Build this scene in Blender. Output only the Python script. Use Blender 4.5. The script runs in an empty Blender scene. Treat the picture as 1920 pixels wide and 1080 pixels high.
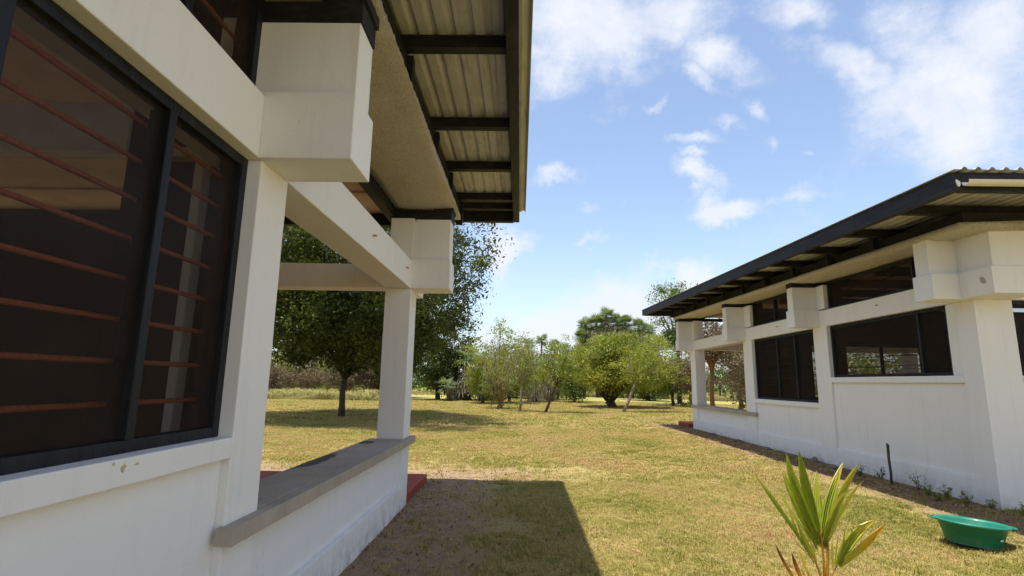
import bpy, bmesh, math, random
import numpy as np
from mathutils import Vector, Matrix, noise as mnoise

scene = bpy.context.scene
C = scene.collection
random.seed(7); rng = np.random.default_rng(7)
R = math.radians

# ------------------------------------------------------------------ camera
F_PX, PITCH, ROLL, YAW, EYE = 995.0, R(10.05), R(1.0), R(-.99), 1.6
cp_, sp_ = math.cos(PITCH), math.sin(PITCH)
fw = Vector((math.sin(YAW)*cp_, math.cos(YAW)*cp_, sp_))
rt = Vector((math.cos(YAW), -math.sin(YAW), 0)); up = rt.cross(fw)
rt2 = math.cos(ROLL)*rt + math.sin(ROLL)*up
up2 = -math.sin(ROLL)*rt + math.cos(ROLL)*up
cam_d = bpy.data.cameras.new('camera'); cam = bpy.data.objects.new('camera', cam_d); C.objects.link(cam)
cam.matrix_world = Matrix(((rt2.x, up2.x, -fw.x, 0), (rt2.y, up2.y, -fw.y, 0), (rt2.z, up2.z, -fw.z, EYE), (0, 0, 0, 1)))
cam_d.sensor_width = 36; cam_d.lens = F_PX/1920*36; cam_d.clip_end = 5000; cam_d.clip_start = .05
scene.camera = cam

def at(px, py, Y):
    """world point on the ray of photo pixel (px,py) at distance Y up the lawn"""
    d = rt2*((px-960)/F_PX) + up2*((540-py)/F_PX) + fw
    s = Y/d.y
    return Vector((d.x*s, Y, EYE+d.z*s))

# ------------------------------------------------------------------ light
SUN_DIR = Vector((-.68, -.35, 4.55)).normalized()
elev = math.asin(SUN_DIR.z); azim = math.atan2(SUN_DIR.x, SUN_DIR.y)
sun_d = bpy.data.lights.new('sun', 'SUN'); sun_d.energy = 3.3; sun_d.angle = R(.55); sun_d.color = (1, .955, .88)
sun = bpy.data.objects.new('sun', sun_d); C.objects.link(sun)
sun.rotation_euler = SUN_DIR.to_track_quat('Z', 'Y').to_euler()

world = bpy.data.worlds.new('World'); scene.world = world; world.use_nodes = True
nt = world.node_tree; nt.nodes.clear()
def N(t, **k):
    n = nt.nodes.new(t)
    for a, b in k.items(): setattr(n, a, b)
    return n
def L(a, b): nt.links.new(a, b)
def wm(op, a, b=None, clamp=False):
    n = N('ShaderNodeMath', operation=op, use_clamp=clamp)
    for i, v in enumerate((a, b)):
        if v is None: continue
        if isinstance(v, (int, float)): n.inputs[i].default_value = v
        else: L(v, n.inputs[i])
    return n.outputs[0]
sky = N('ShaderNodeTexSky', sky_type='NISHITA'); sky.sun_disc = False
sky.sun_elevation = elev; sky.sun_rotation = azim; sky.air_density = 1.0; sky.dust_density = .5; sky.ozone_density = 1.6; sky.altitude = 0
tc = N('ShaderNodeTexCoord')
sep = N('ShaderNodeSeparateXYZ'); L(tc.outputs['Generated'], sep.inputs[0])
yy = wm('MAXIMUM', sep.outputs[1], .12)
comb = N('ShaderNodeCombineXYZ'); L(wm('DIVIDE', sep.outputs[0], yy), comb.inputs[0]); L(wm('DIVIDE', sep.outputs[2], yy), comb.inputs[1])
# domain-warp the direction for ragged cloud edges
BL = [  # px, py, semi-width, semi-height, turn (deg), weight
 (1120,60,165,110,20,1.25),(1060,120,85,65,10,1.),(1240,40,110,80,0,.95),(1320,110,85,50,-20,.95),(1010,20,60,100,0,.8),(1300,160,60,26,-30,.7),
 (1790,180,205,140,0,1.3),(1620,120,170,55,-5,1.),(1880,90,120,110,0,1.),(1480,30,75,45,0,.85),(1700,60,120,70,0,.8),(1780,270,110,50,0,.9),
 (1067,350,56,17,12,.85),(1207,216,24,16,35,.75),(1385,197,34,20,-25,.7),(1340,237,40,16,20,.65),(1255,288,70,18,8,.78),(1270,322,40,16,-5,.8),
 (1295,365,70,28,-22,1.),(1372,418,66,32,10,1.1),(1108,458,42,13,3,.72),(1425,265,18,22,30,.5),(1480,390,50,16,15,.5),(1515,290,18,6,0,.6),
 (1185,570,170,56,12,1.6),(930,608,52,30,20,1.4),(1300,525,130,40,-5,1.1),(1070,615,170,44,5,1.6),(918,462,62,36,0,1.1),(1120,400,24,14,-40,.45),(1400,600,200,40,0,.8),(700,640,160,30,0,.8),
]
noi = N('ShaderNodeTexNoise'); noi.inputs['Scale'].default_value = 7.5; noi.inputs['Detail'].default_value = 12; noi.inputs['Roughness'].default_value = .66
strm = N('ShaderNodeMapping'); strm.inputs['Scale'].default_value = (1, 1, 1.5); L(tc.outputs['Generated'], strm.inputs[0]); L(strm.outputs[0], noi.inputs['Vector'])
warp = N('ShaderNodeTexNoise'); warp.inputs['Scale'].default_value = 3.2; warp.inputs['Detail'].default_value = 9; warp.inputs['Roughness'].default_value = .6; L(tc.outputs['Generated'], warp.inputs['Vector'])
wv = N('ShaderNodeVectorMath', operation='SUBTRACT'); L(warp.outputs['Color'], wv.inputs[0]); wv.inputs[1].default_value = (.5, .5, .5)
ws = N('ShaderNodeVectorMath', operation='SCALE'); L(wv.outputs[0], ws.inputs[0]); ws.inputs['Scale'].default_value = .34
wa = N('ShaderNodeVectorMath', operation='ADD'); L(comb.outputs[0], wa.inputs[0]); L(ws.outputs[0], wa.inputs[1])
field = None
for px, py, a, b, tn, w in BL:
    c = at(px, py, 1.0); u, v = c.x, c.z-EYE
    e1 = at(px+a, py, 1.0); sa = abs(e1.x-u); sb = abs(at(px, py-b, 1.0).z-EYE-v)
    mp = N('ShaderNodeMapping', vector_type='TEXTURE')
    mp.inputs['Location'].default_value = (u, v, 0); mp.inputs['Rotation'].default_value = (0, 0, R(tn)); mp.inputs['Scale'].default_value = (sa, sb, 1e6)
    L(wa.outputs[0], mp.inputs[0])
    ln = N('ShaderNodeVectorMath', operation='LENGTH'); L(mp.outputs[0], ln.inputs[0])
    g = wm('MULTIPLY', wm('SUBTRACT', 1.35, ln.outputs['Value'], clamp=True), w)
    field = g if field is None else wm('MAXIMUM', field, g)
front = N('ShaderNodeMapRange', interpolation_type='SMOOTHSTEP'); L(sep.outputs[1], front.inputs[0]); front.inputs[1].default_value = .1; front.inputs[2].default_value = .4
big = N('ShaderNodeTexNoise'); big.inputs['Scale'].default_value = 1.7; big.inputs['Detail'].default_value = 6; L(tc.outputs['Generated'], big.inputs['Vector'])
bk = N('ShaderNodeMapRange'); L(big.outputs['Fac'], bk.inputs[0]); bk.inputs[1].default_value = .42; bk.inputs[2].default_value = .62; bk.inputs[4].default_value = 1.0
mixf = N('ShaderNodeMix', data_type='FLOAT'); L(front.outputs[0], mixf.inputs[0]); L(bk.outputs[0], mixf.inputs[2]); L(field, mixf.inputs[3])
dens = wm('ADD', mixf.outputs[0], wm('MULTIPLY', wm('SUBTRACT', noi.outputs['Fac'], .5), 2.3))
cm = N('ShaderNodeMapRange', interpolation_type='SMOOTHSTEP'); L(dens, cm.inputs[0]); cm.inputs[1].default_value = .12; cm.inputs[2].default_value = 1.25
cm.inputs[3].default_value = .05; cm.inputs[4].default_value = .96
hz = N('ShaderNodeMapRange', interpolation_type='SMOOTHSTEP'); L(sep.outputs[2], hz.inputs[0]); hz.inputs[1].default_value = .28; hz.inputs[2].default_value = -.02; hz.inputs[4].default_value = .45
hm = N('ShaderNodeMix', data_type='RGBA'); L(hz.outputs[0], hm.inputs[0]); tnt = N('ShaderNodeMix', data_type='RGBA', blend_type='MULTIPLY'); tnt.inputs[0].default_value = 1; L(sky.outputs[0], tnt.inputs[6]); tnt.inputs[7].default_value = (1.0, .93, .88, 1); L(tnt.outputs[2], hm.inputs[6]); hm.inputs[7].default_value = (1.95, 2.35, 3.1, 1)
ccol = N('ShaderNodeMix', data_type='RGBA'); L(big.outputs['Fac'], ccol.inputs[0]); ccol.inputs[6].default_value = (3.1, 3.3, 3.75, 1); ccol.inputs[7].default_value = (3.9, 3.95, 4.1, 1)
cmx = N('ShaderNodeMix', data_type='RGBA'); fine = N('ShaderNodeTexNoise'); fine.inputs['Scale'].default_value = 11; fine.inputs['Detail'].default_value = 10; fine.inputs['Roughness'].default_value = .6; L(wa.outputs[0], fine.inputs['Vector']); fr_ = N('ShaderNodeMapRange'); L(fine.outputs['Fac'], fr_.inputs[0]); fr_.inputs[1].default_value = .3; fr_.inputs[2].default_value = .6; fr_.inputs[3].default_value = .74; fr_.inputs[4].default_value = 1.0; L(wm('MULTIPLY', cm.outputs[0], fr_.outputs[0]), cmx.inputs[0]); L(hm.outputs[2], cmx.inputs[6]); L(ccol.outputs[2], cmx.inputs[7])
bg = N('ShaderNodeBackground'); L(cmx.outputs[2], bg.inputs[0]); bg.inputs[1].default_value = .118
wo = N('ShaderNodeOutputWorld'); L(bg.outputs[0], wo.inputs[0])

scene.view_settings.view_transform = 'Standard'; scene.view_settings.look = 'None'
scene.view_settings.gamma = 1; scene.view_settings.use_curve_mapping = False
scene.view_settings.exposure = 1.14
scene.render.engine = 'CYCLES'
scene.cycles.max_bounces = 8; scene.cycles.diffuse_bounces = 4; scene.cycles.transparent_max_bounces = 12
scene.cycles.use_denoising = True

# ------------------------------------------------------------------ materials
def rgb(c): return (c[0], c[1], c[2], 1)
class M:
    def __init__(s, name):
        s.m = bpy.data.materials.new(name); s.m.use_nodes = True
        s.nt = s.m.node_tree; s.nt.nodes.clear()
        s.out = s.n('ShaderNodeOutputMaterial'); s.b = s.n('ShaderNodeBsdfPrincipled')
        s.b.inputs['Specular IOR Level'].default_value = .25
        s.l(s.b.outputs[0], s.out.inputs[0])
    def n(s, t, **k):
        x = s.nt.nodes.new(t)
        for a, b in k.items(): setattr(x, a, b)
        return x
    def l(s, a, b): s.nt.links.new(a, b)
    def coord(s):
        if not hasattr(s, '_c'): s._c = s.n('ShaderNodeNewGeometry').outputs['Position']
        return s._c
    def noise(s, scale, detail=4, rough=.55, vec=None, stretch=None):
        x = s.n('ShaderNodeTexNoise'); x.inputs['Scale'].default_value = scale; x.inputs['Detail'].default_value = detail; x.inputs['Roughness'].default_value = rough
        v = vec or s.coord()
        if stretch:
            mp = s.n('ShaderNodeMapping'); mp.inputs['Scale'].default_value = stretch; s.l(v, mp.inputs[0]); v = mp.outputs[0]
        s.l(v, x.inputs['Vector']); return x.outputs['Fac']
    def rng(s, v, a, b, c=0., d=1.):
        x = s.n('ShaderNodeMapRange'); s.l(v, x.inputs[0])
        for i, q in zip((1, 2, 3, 4), (a, b, c, d)): x.inputs[i].default_value = q
        return x.outputs[0]
    def mix(s, f, a, b, mode='MIX'):
        x = s.n('ShaderNodeMix', data_type='RGBA', blend_type=mode)
        for i, v in ((0, f), (6, a), (7, b)):
            if isinstance(v, (int, float)): x.inputs[i].default_value = v
            elif isinstance(v, tuple): x.inputs[i].default_value = rgb(v)
            else: s.l(v, x.inputs[i])
        return x.outputs[2]
    def mul(s, a, b, op='MULTIPLY'):
        x = s.n('ShaderNodeMath', operation=op)
        for i, v in enumerate((a, b)):
            if isinstance(v, (int, float)): x.inputs[i].default_value = v
            else: s.l(v, x.inputs[i])
        return x.outputs[0]
    def col(s, c):
        if isinstance(c, tuple): s.b.inputs['Base Color'].default_value = rgb(c)
        else: s.l(c, s.b.inputs['Base Color'])
    def bump(s, h, strength=.3, dist=.01):
        x = s.n('ShaderNodeBump'); x.inputs['Strength'].default_value = strength; x.inputs['Distance'].default_value = dist
        s.l(h, x.inputs['Height']); s.l(x.outputs[0], s.b.inputs['Normal'])
    def rough(s, r):
        if isinstance(r, (int, float)): s.b.inputs['Roughness'].default_value = r
        else: s.l(r, s.b.inputs['Roughness'])

def plaster(name, base, dirt, amt=.38, bumpy=.35):
    m = M(name)
    a = m.noise(.9, 6, .6); b = m.noise(14, 5, .6); c = m.noise(3.0, 6, .7, stretch=(1.6, 1.6, .35))
    col = m.mix(m.rng(a, .35, .75, 0, .45*amt), base, dirt)
    col = m.mix(m.rng(c, .55, .8, 0, .5*amt), col, tuple(x*.86 for x in dirt))
    sp = m.noise(55, 2, .5); col = m.mix(m.rng(sp, .70, .78, 0, .35*amt), col, (.3, .24, .18))
    sx = m.n('ShaderNodeSeparateXYZ'); m.l(m.coord(), sx.inputs[0])
    low = m.mul(m.rng(sx.outputs[2], .35, .02, 0, 1), m.rng(m.noise(6, 6, .7), .4, .65, 0, .75))
    col = m.mix(low, col, (.46, .36, .27))
    st = m.noise(7.0, 5, .7, stretch=(1.3, 1.3, .09)); col = m.mix(m.mul(m.rng(st, .54, .74, 0, .42*amt), 1.0), col, (.44, .40, .34))
    vo = m.n('ShaderNodeTexVoronoi', feature='DISTANCE_TO_EDGE'); vo.inputs['Scale'].default_value = 1.1
    wz = m.n('ShaderNodeVectorMath', operation='ADD'); nz = m.n('ShaderNodeTexNoise'); nz.inputs['Scale'].default_value = 3.5; nz.inputs['Detail'].default_value = 6; m.l(m.coord(), nz.inputs['Vector']); m.l(m.coord(), wz.inputs[0]); m.l(nz.outputs['Color'], wz.inputs[1]); m.l(wz.outputs[0], vo.inputs['Vector'])
    ck = m.mul(m.rng(vo.outputs['Distance'], .0035, .0008), m.rng(m.noise(.8, 3), .60, .68, 0, .28)); col = m.mix(ck, col, (.34, .31, .27))
    m.col(col); m.rough(.82)
    m.bump(m.mul(m.mul(b, .6), m.mul(m.noise(2.2, 5, .6), 1.6), 'ADD'), bumpy, .012); return m.m
WHITE = plaster('white_painted_plaster', (.83, .81, .785), (.70, .66, .61))
CREAM = plaster('cream_painted_plaster', (.81, .785, .74), (.71, .65, .57), .6)
def rough_plaster():
    m = M('rough_cream_plaster')
    v = m.n('ShaderNodeTexVoronoi'); v.inputs['Scale'].default_value = 70; m.l(m.coord(), v.inputs['Vector'])
    col = m.mix(m.rng(m.noise(1.3, 6, .7), .4, .7), (.90, .85, .76), (.82, .74, .63)); col = m.mix(m.rng(m.noise(48, 3), .66, .72, 0, .5), col, (.3, .22, .15)); col = m.mix(m.rng(m.noise(42, 6, .8), .40, .62, .55, 0), col, (.50, .41, .30))  # stipple pits also darkened in colour, standing in for weak bump shading
    m.col(col); m.rough(.95); m.bump(m.mul(m.noise(42, 6, .8), m.mul(m.noise(9, 5, .7), .6), 'ADD'), 1.0, .045); return m.m
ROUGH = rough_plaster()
def black_wood():
    m = M('black_painted_timber')
    col = m.mix(m.rng(m.noise(5, 6, .7, stretch=(1, .3, 3)), .45, .7), (.012, .012, .013), (.034, .033, .036)); col = m.mix(m.rng(m.noise(60, 3), .72, .78, 0, .6), col, (.16, .14, .12))
    m.col(col); m.rough(.62); m.bump(m.noise(24, 5, .6, stretch=(1, .4, 1)), .35, .01); return m.m
BLACK = black_wood()
def frame_mat():
    m = M('dark_window_timber')
    m.col(m.mix(m.rng(m.noise(6, 6, .7, stretch=(2, 2, .3)), .4, .7), (.007, .008, .010), (.019, .021, .026))); m.rough(.5); m.bump(m.noise(40, 5, .6, stretch=(2, 2, .2)), .5, .008); return m.m
FRAME = frame_mat()
def rust():
    m = M('rusty_iron_bar'); m.col(m.mix(m.rng(m.noise(60, 4), .4, .7), (.62, .17, .065), (.42, .11, .05))); m.rough(.7); m.bump(m.noise(120, 3), .4, .003); return m.m
RUST = rust()
def screen():
    m = M('dark_insect_mesh')
    d = m.n('ShaderNodeBsdfDiffuse'); tr = m.n('ShaderNodeBsdfTransparent'); gl = m.n('ShaderNodeBsdfGlossy'); gl.inputs['Roughness'].default_value = .35; gl.inputs['Color'].default_value = (.3, .3, .3, 1)
    m.l(m.mix(m.rng(m.noise(2.5, 5, .6), .4, .7), (.024, .016, .012), (.036, .025, .019)), d.inputs[0])
    w = m.n('ShaderNodeTexWave', wave_type='BANDS', bands_direction='Z'); w.inputs['Scale'].default_value = 95; w.inputs['Distortion'].default_value = .6; m.l(m.coord(), w.inputs['Vector'])
    ms = m.n('ShaderNodeMixShader'); m.l(m.rng(w.outputs['Fac'], 0, 1, .44, .58), ms.inputs[0]); m.l(tr.outputs[0], ms.inputs[1]); m.l(d.outputs[0], ms.inputs[2])
    m2 = m.n('ShaderNodeMixShader'); m2.inputs[0].default_value = .03; m.l(ms.outputs[0], m2.inputs[1]); m.l(gl.outputs[0], m2.inputs[2])
    m.l(m2.outputs[0], m.out.inputs[0]); return m.m
SCREEN = screen()
def concrete():
    m = M('bare_grey_concrete')
    a = m.noise(2.5, 8, .7); b = m.noise(30, 4, .6)
    col = m.mix(m.rng(a, .35, .7), (.47, .41, .33), (.34, .29, .225)); col = m.mix(m.rng(b, .55, .7, 0, .5), col, (.42, .39, .34))
    # two damp patches lying on the ledge
    for (cx, cy, sx_, sy_) in ((-1.86, 5.0, .13, .55), (-1.80, 6.45, .10, .16)):
        mp = m.n('ShaderNodeMapping', vector_type='TEXTURE'); mp.inputs['Location'].default_value = (cx, cy, .86); mp.inputs['Scale'].default_value = (sx_, sy_, .05)
        m.l(m.coord(), mp.inputs[0]); ln = m.n('ShaderNodeVectorMath', operation='LENGTH'); m.l(mp.outputs[0], ln.inputs[0])
        col = m.mix(m.rng(m.mul(ln.outputs['Value'], m.mul(m.noise(5, 3), .7), 'ADD'), 1.40, 1.22), col, (.11, .10, .085))
    m.col(col); m.rough(.85); m.bump(m.mul(a, m.mul(b, .6), 'ADD'), .6, .01); return m.m
CONC = concrete()
WOBBLY = set()
def corr():
    m = M('zinc_roof_sheet')
    col = m.mix(m.rng(m.noise(1.2, 6, .65), .4, .7), (.50, .50, .50), (.39, .385, .375)); col = m.mix(m.rng(m.noise(7, 5, .7, stretch=(3, .25, 1)), .52, .72, 0, .75), col, (.25, .185, .12)); col = m.mix(m.rng(m.noise(3, 7, .75), .6, .68, 0, .5), col, (.32, .17, .09))
    m.col(col); m.rough(.55); m.b.inputs['Metallic'].default_value = .15; m.bump(m.noise(25, 4), .15, .005); return m.m
ZINC = corr()
def simple(name, c1, c2, scale=8, rough=.7, bumps=.2, spec=.25):
    m = M(name); m.col(m.mix(m.rng(m.noise(scale, 5, .6), .38, .68), c1, c2)); m.rough(rough); m.bump(m.noise(scale*4, 4), bumps, .006); m.b.inputs['Specular IOR Level'].default_value = spec; return m.m
REDFLOOR = simple('red_oxide_cement', (.36, .055, .035), (.27, .05, .035), 5, .6)
BOARD = simple('buff_ceiling_board', (.60, .44, .30), (.50, .35, .23), 3, .8)
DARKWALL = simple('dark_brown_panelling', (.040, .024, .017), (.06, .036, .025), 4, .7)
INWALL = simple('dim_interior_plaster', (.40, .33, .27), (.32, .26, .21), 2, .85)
GREYWHITE = simple('greyed_white_paint', (.78, .75, .72), (.70, .67, .64), 6, .7)
GUTTER = simple('cream_plastic_gutter', (.66, .60, .46), (.60, .54, .40), 3, .4, .05, .5)
GUTCAP = simple('white_plastic_gutter_cap', (.80, .80, .78), (.74, .74, .72), 3, .4, .05, .5)
BARK = simple('dark_bark', (.060, .045, .034), (.11, .085, .065), 9, .95, .8)
PALEBARK = simple('pale_grey_bark', (.34, .28, .20), (.20, .155, .11), 14, .95, .8)
REDBARK = simple('reddish_bark', (.26, .12, .07), (.16, .08, .05), 14, .95, .8)
TWIG = simple('dry_twig', (.22, .15, .09), (.30, .22, .14), 10, .95, .4)
STONE = simple('dark_stone', (.13, .11, .09), (.24, .20, .16), 12, .95, .8)
def tubmat():
    m = M('scuffed_green_plastic'); col = m.mix(m.rng(m.noise(3, 5, .6), .35, .7), (.006, .155, .098), (.012, .20, .13)); col = m.mix(m.rng(m.noise(16, 7, .75, stretch=(1, 1, 4)), .56, .74, 0, .55), col, (.14, .27, .20)); col = m.mix(m.rng(m.noise(8, 6, .7), .6, .75, 0, .5), col, (.22, .17, .11))
    m.col(col); m.rough(m.rng(m.noise(20, 5), .3, .7, .3, .6)); m.b.inputs['Specular IOR Level'].default_value = .45; return m.m
TUBG = tubmat()
STICKER = simple('pale_sticker', (.55, .62, .56), (.48, .56, .5), 30, .6)

def leafmat(name, ca, cb, cc, trans=.4):
    """three leaf colours, picked per leaf by the mesh attribute 'v'"""
    m = M(name)
    at_ = m.n('ShaderNodeAttribute', attribute_name='v')
    cr = m.n('ShaderNodeValToRGB'); e = cr.color_ramp.elements; e[0].position = 0; e[0].color = rgb(ca); e[1].position = 1; e[1].color = rgb(cc)
    k = cr.color_ramp.elements.new(.55); k.color = rgb(cb); m.l(at_.outputs['Fac'], cr.inputs[0])
    col = m.mix(m.rng(m.noise(.45, 4, .6), .35, .7, 0, .45), cr.outputs[0], tuple(min(1, x*1.35) for x in cb))
    m.col(col); m.rough(.55); m.b.inputs['Specular IOR Level'].default_value = .3
    t = m.n('ShaderNodeBsdfTranslucent'); m.l(m.mix(1.0, col, (1.15, 1.2, .55), 'MULTIPLY'), t.inputs[0])
    ms = m.n('ShaderNodeMixShader'); ms.inputs[0].default_value = trans; m.l(m.b.outputs[0], ms.inputs[1]); m.l(t.outputs[0], ms.inputs[2]); m.l(ms.outputs[0], m.out.inputs[0])
    return m.m
LEAF_DARK = leafmat('deep_green_leaves', (.022, .032, .006), (.056, .076, .013), (.17, .19, .035), .32)
LEAF_LIGHT = leafmat('yellow_green_leaves', (.10, .135, .02), (.215, .245, .035), (.38, .35, .07))
LEAF_MID = leafmat('mid_green_leaves', (.045, .08, .018), (.09, .14, .032), (.17, .21, .055))
LEAF_GREY = leafmat('dusty_olive_leaves', (.10, .13, .035), (.19, .205, .065), (.29, .25, .11))
LEAF_BROWN = leafmat('dry_brown_leaves', (.085, .06, .035), (.16, .12, .07), (.26, .19, .12), .25)
FAN_GREEN = leafmat('fan_palm_green', (.07, .11, .035), (.14, .19, .075), (.34, .38, .20), .3)
FAN_DEAD = leafmat('dead_grey_fronds', (.16, .125, .09), (.34, .28, .21), (.52, .45, .36), .2)

# ------------------------------------------------------------------ object helpers
def root_of(p):
    while p is not None and p.parent is not None: p = p.parent
    return p
def mesh_obj(name, v, f, mat, parent=None, smooth=False, attr=None, origin=None):
    me = bpy.data.meshes.new(name)
    v = np.asarray(v, dtype=np.float64)
    rt_ = root_of(parent)
    off = np.array(rt_.location) if rt_ is not None else (np.array(origin) if origin is not None else np.zeros(3))
    v = v-off
    if isinstance(f, np.ndarray):
        k = f.shape[1]; me.vertices.add(len(v)); me.vertices.foreach_set('co', v.astype(np.float32).ravel())
        me.loops.add(f.size); me.loops.foreach_set('vertex_index', f.astype(np.int32).ravel())
        me.polygons.add(len(f)); me.polygons.foreach_set('loop_start', np.arange(0, f.size, k, dtype=np.int32))
        me.update(calc_edges=True)
    else:
        me.from_pydata([tuple(x) for x in v], [], f); me.update()
    if attr is not None:
        a = me.attributes.new('v', 'FLOAT', 'POINT'); a.data.foreach_set('value', np.asarray(attr, dtype=np.float32))
    if smooth: me.polygons.foreach_set('use_smooth', [True]*len(me.polygons))
    if mat: me.materials.append(mat)
    o = bpy.data.objects.new(name, me); C.objects.link(o)
    if parent is not None: o.parent = parent
    elif origin is not None: o.location = origin
    return o
def thing(name, label, cat, loc, group=None):
    o = bpy.data.objects.new(name, None); C.objects.link(o); o.location = loc; o.empty_display_size = .2
    o['label'] = label; o['category'] = cat
    if group: o['group'] = group
    return o
def tag(o, label, cat, group=None):
    o['label'] = label; o['category'] = cat
    if group: o['group'] = group
    return o
def boxbm(bm, x0, x1, y0, y1, z0, z1, bev=.006, z0b=None, z1b=None):
    """box; z0b / z1b are the heights at the y1 end when they differ"""
    x0, x1 = min(x0, x1), max(x0, x1)
    z0b = z0 if z0b is None else z0b; z1b = z1 if z1b is None else z1b
    vs = [bm.verts.new(p) for p in ((x0, y0, z0), (x1, y0, z0), (x1, y1, z0b), (x0, y1, z0b), (x0, y0, z1), (x1, y0, z1), (x1, y1, z1b), (x0, y1, z1b))]
    fs = [bm.faces.new([vs[i] for i in q]) for q in ((3, 2, 1, 0), (4, 5, 6, 7), (0, 1, 5, 4), (1, 2, 6, 5), (2, 3, 7, 6), (3, 0, 4, 7))]
    if bev: bmesh.ops.bevel(bm, geom=list({e for f in fs for e in f.edges}), offset=bev, segments=2, profile=.5, affect='EDGES')
def finish(name, bm, mat, parent=None, smooth=False):
    me = bpy.data.meshes.new(name); rt_ = root_of(parent)
    if rt_ is not None: bmesh.ops.translate(bm, verts=bm.verts, vec=-rt_.location)
    bm.to_mesh(me); bm.free(); me.materials.append(mat)
    if smooth: me.polygons.foreach_set('use_smooth', [True]*len(me.polygons))
    o = bpy.data.objects.new(name, me); C.objects.link(o)
    if parent is not None: o.parent = parent
    return o
def box(name, x0, x1, y0, y1, z0, z1, mat, parent, bev=.006, z0b=None, z1b=None):
    bm = bmesh.new(); boxbm(bm, x0, x1, y0, y1, z0, z1, bev, z0b, z1b)
    if bev and mat in (WHITE, CREAM, CONC):   # hand-trowelled edges: cut across the length and nudge
        lo = (min(x0, x1), min(y0, y1), min(z0, z1)); hi = (max(x0, x1), max(y0, y1), max(z0, z1)); ax = max(range(3), key=lambda i: hi[i]-lo[i]); no = [0, 0, 0]; no[ax] = 1
        k = lo[ax]+.09
        while k < hi[ax]-.04:
            co = [0, 0, 0]; co[ax] = k; bmesh.ops.bisect_plane(bm, geom=bm.verts[:]+bm.edges[:]+bm.faces[:], dist=1e-5, plane_co=co, plane_no=no); k += .13
        for v in bm.verts:
            n1 = mnoise.noise_vector(v.co*1.3)*.0022+mnoise.noise_vector(v.co*9+Vector((5, 2, 1)))*.0016
            n1[ax] = 0; v.co += n1
    return finish(name, bm, mat, parent)
def tube_arr(pts, rad, n=6):
    """tapered tube along pts -> verts, faces"""
    pts = [Vector(p) for p in pts]; V = []; Fc = []
    t0 = (pts[1]-pts[0]).normalized(); ref = Vector((0, 0, 1)) if abs(t0.z) < .8 else Vector((1, 0, 0))
    a = t0.cross(ref).normalized()
    for i, p in enumerate(pts):
        t = (pts[min(i+1, len(pts)-1)]-pts[max(i-1, 0)]).normalized()
        a = (a-t*a.dot(t)).normalized(); b = t.cross(a)
        for k in range(n):
            q = 2*math.pi*k/n; V.append(p+(a*math.cos(q)+b*math.sin(q))*rad[i])
    for i in range(len(pts)-1):
        for k in range(n):
            k2 = (k+1) % n; Fc.append((i*n+k, i*n+k2, (i+1)*n+k2, (i+1)*n+k))
    Fc.append(tuple(range(n))[::-1]); Fc.append(tuple((len(pts)-1)*n+k for k in range(n)))
    return V, Fc
class Geo:
    def __init__(s): s.v = []; s.f = []; s.a = []
    def add(s, v, f, a=None):
        o = len(s.v); s.v += [tuple(p) for p in v]; s.f += [tuple(i+o for i in q) for q in f]
        if a is not None: s.a += [a]*len(v)
        return s
    def tube(s, pts, rad, n=6): return s.add(*tube_arr(pts, rad, n))
    def build(s, name, mat, parent=None, smooth=True, origin=None):
        return mesh_obj(name, s.v, s.f, mat, parent, smooth, s.a if len(s.a) == len(s.v) and s.a else None, origin)

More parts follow.
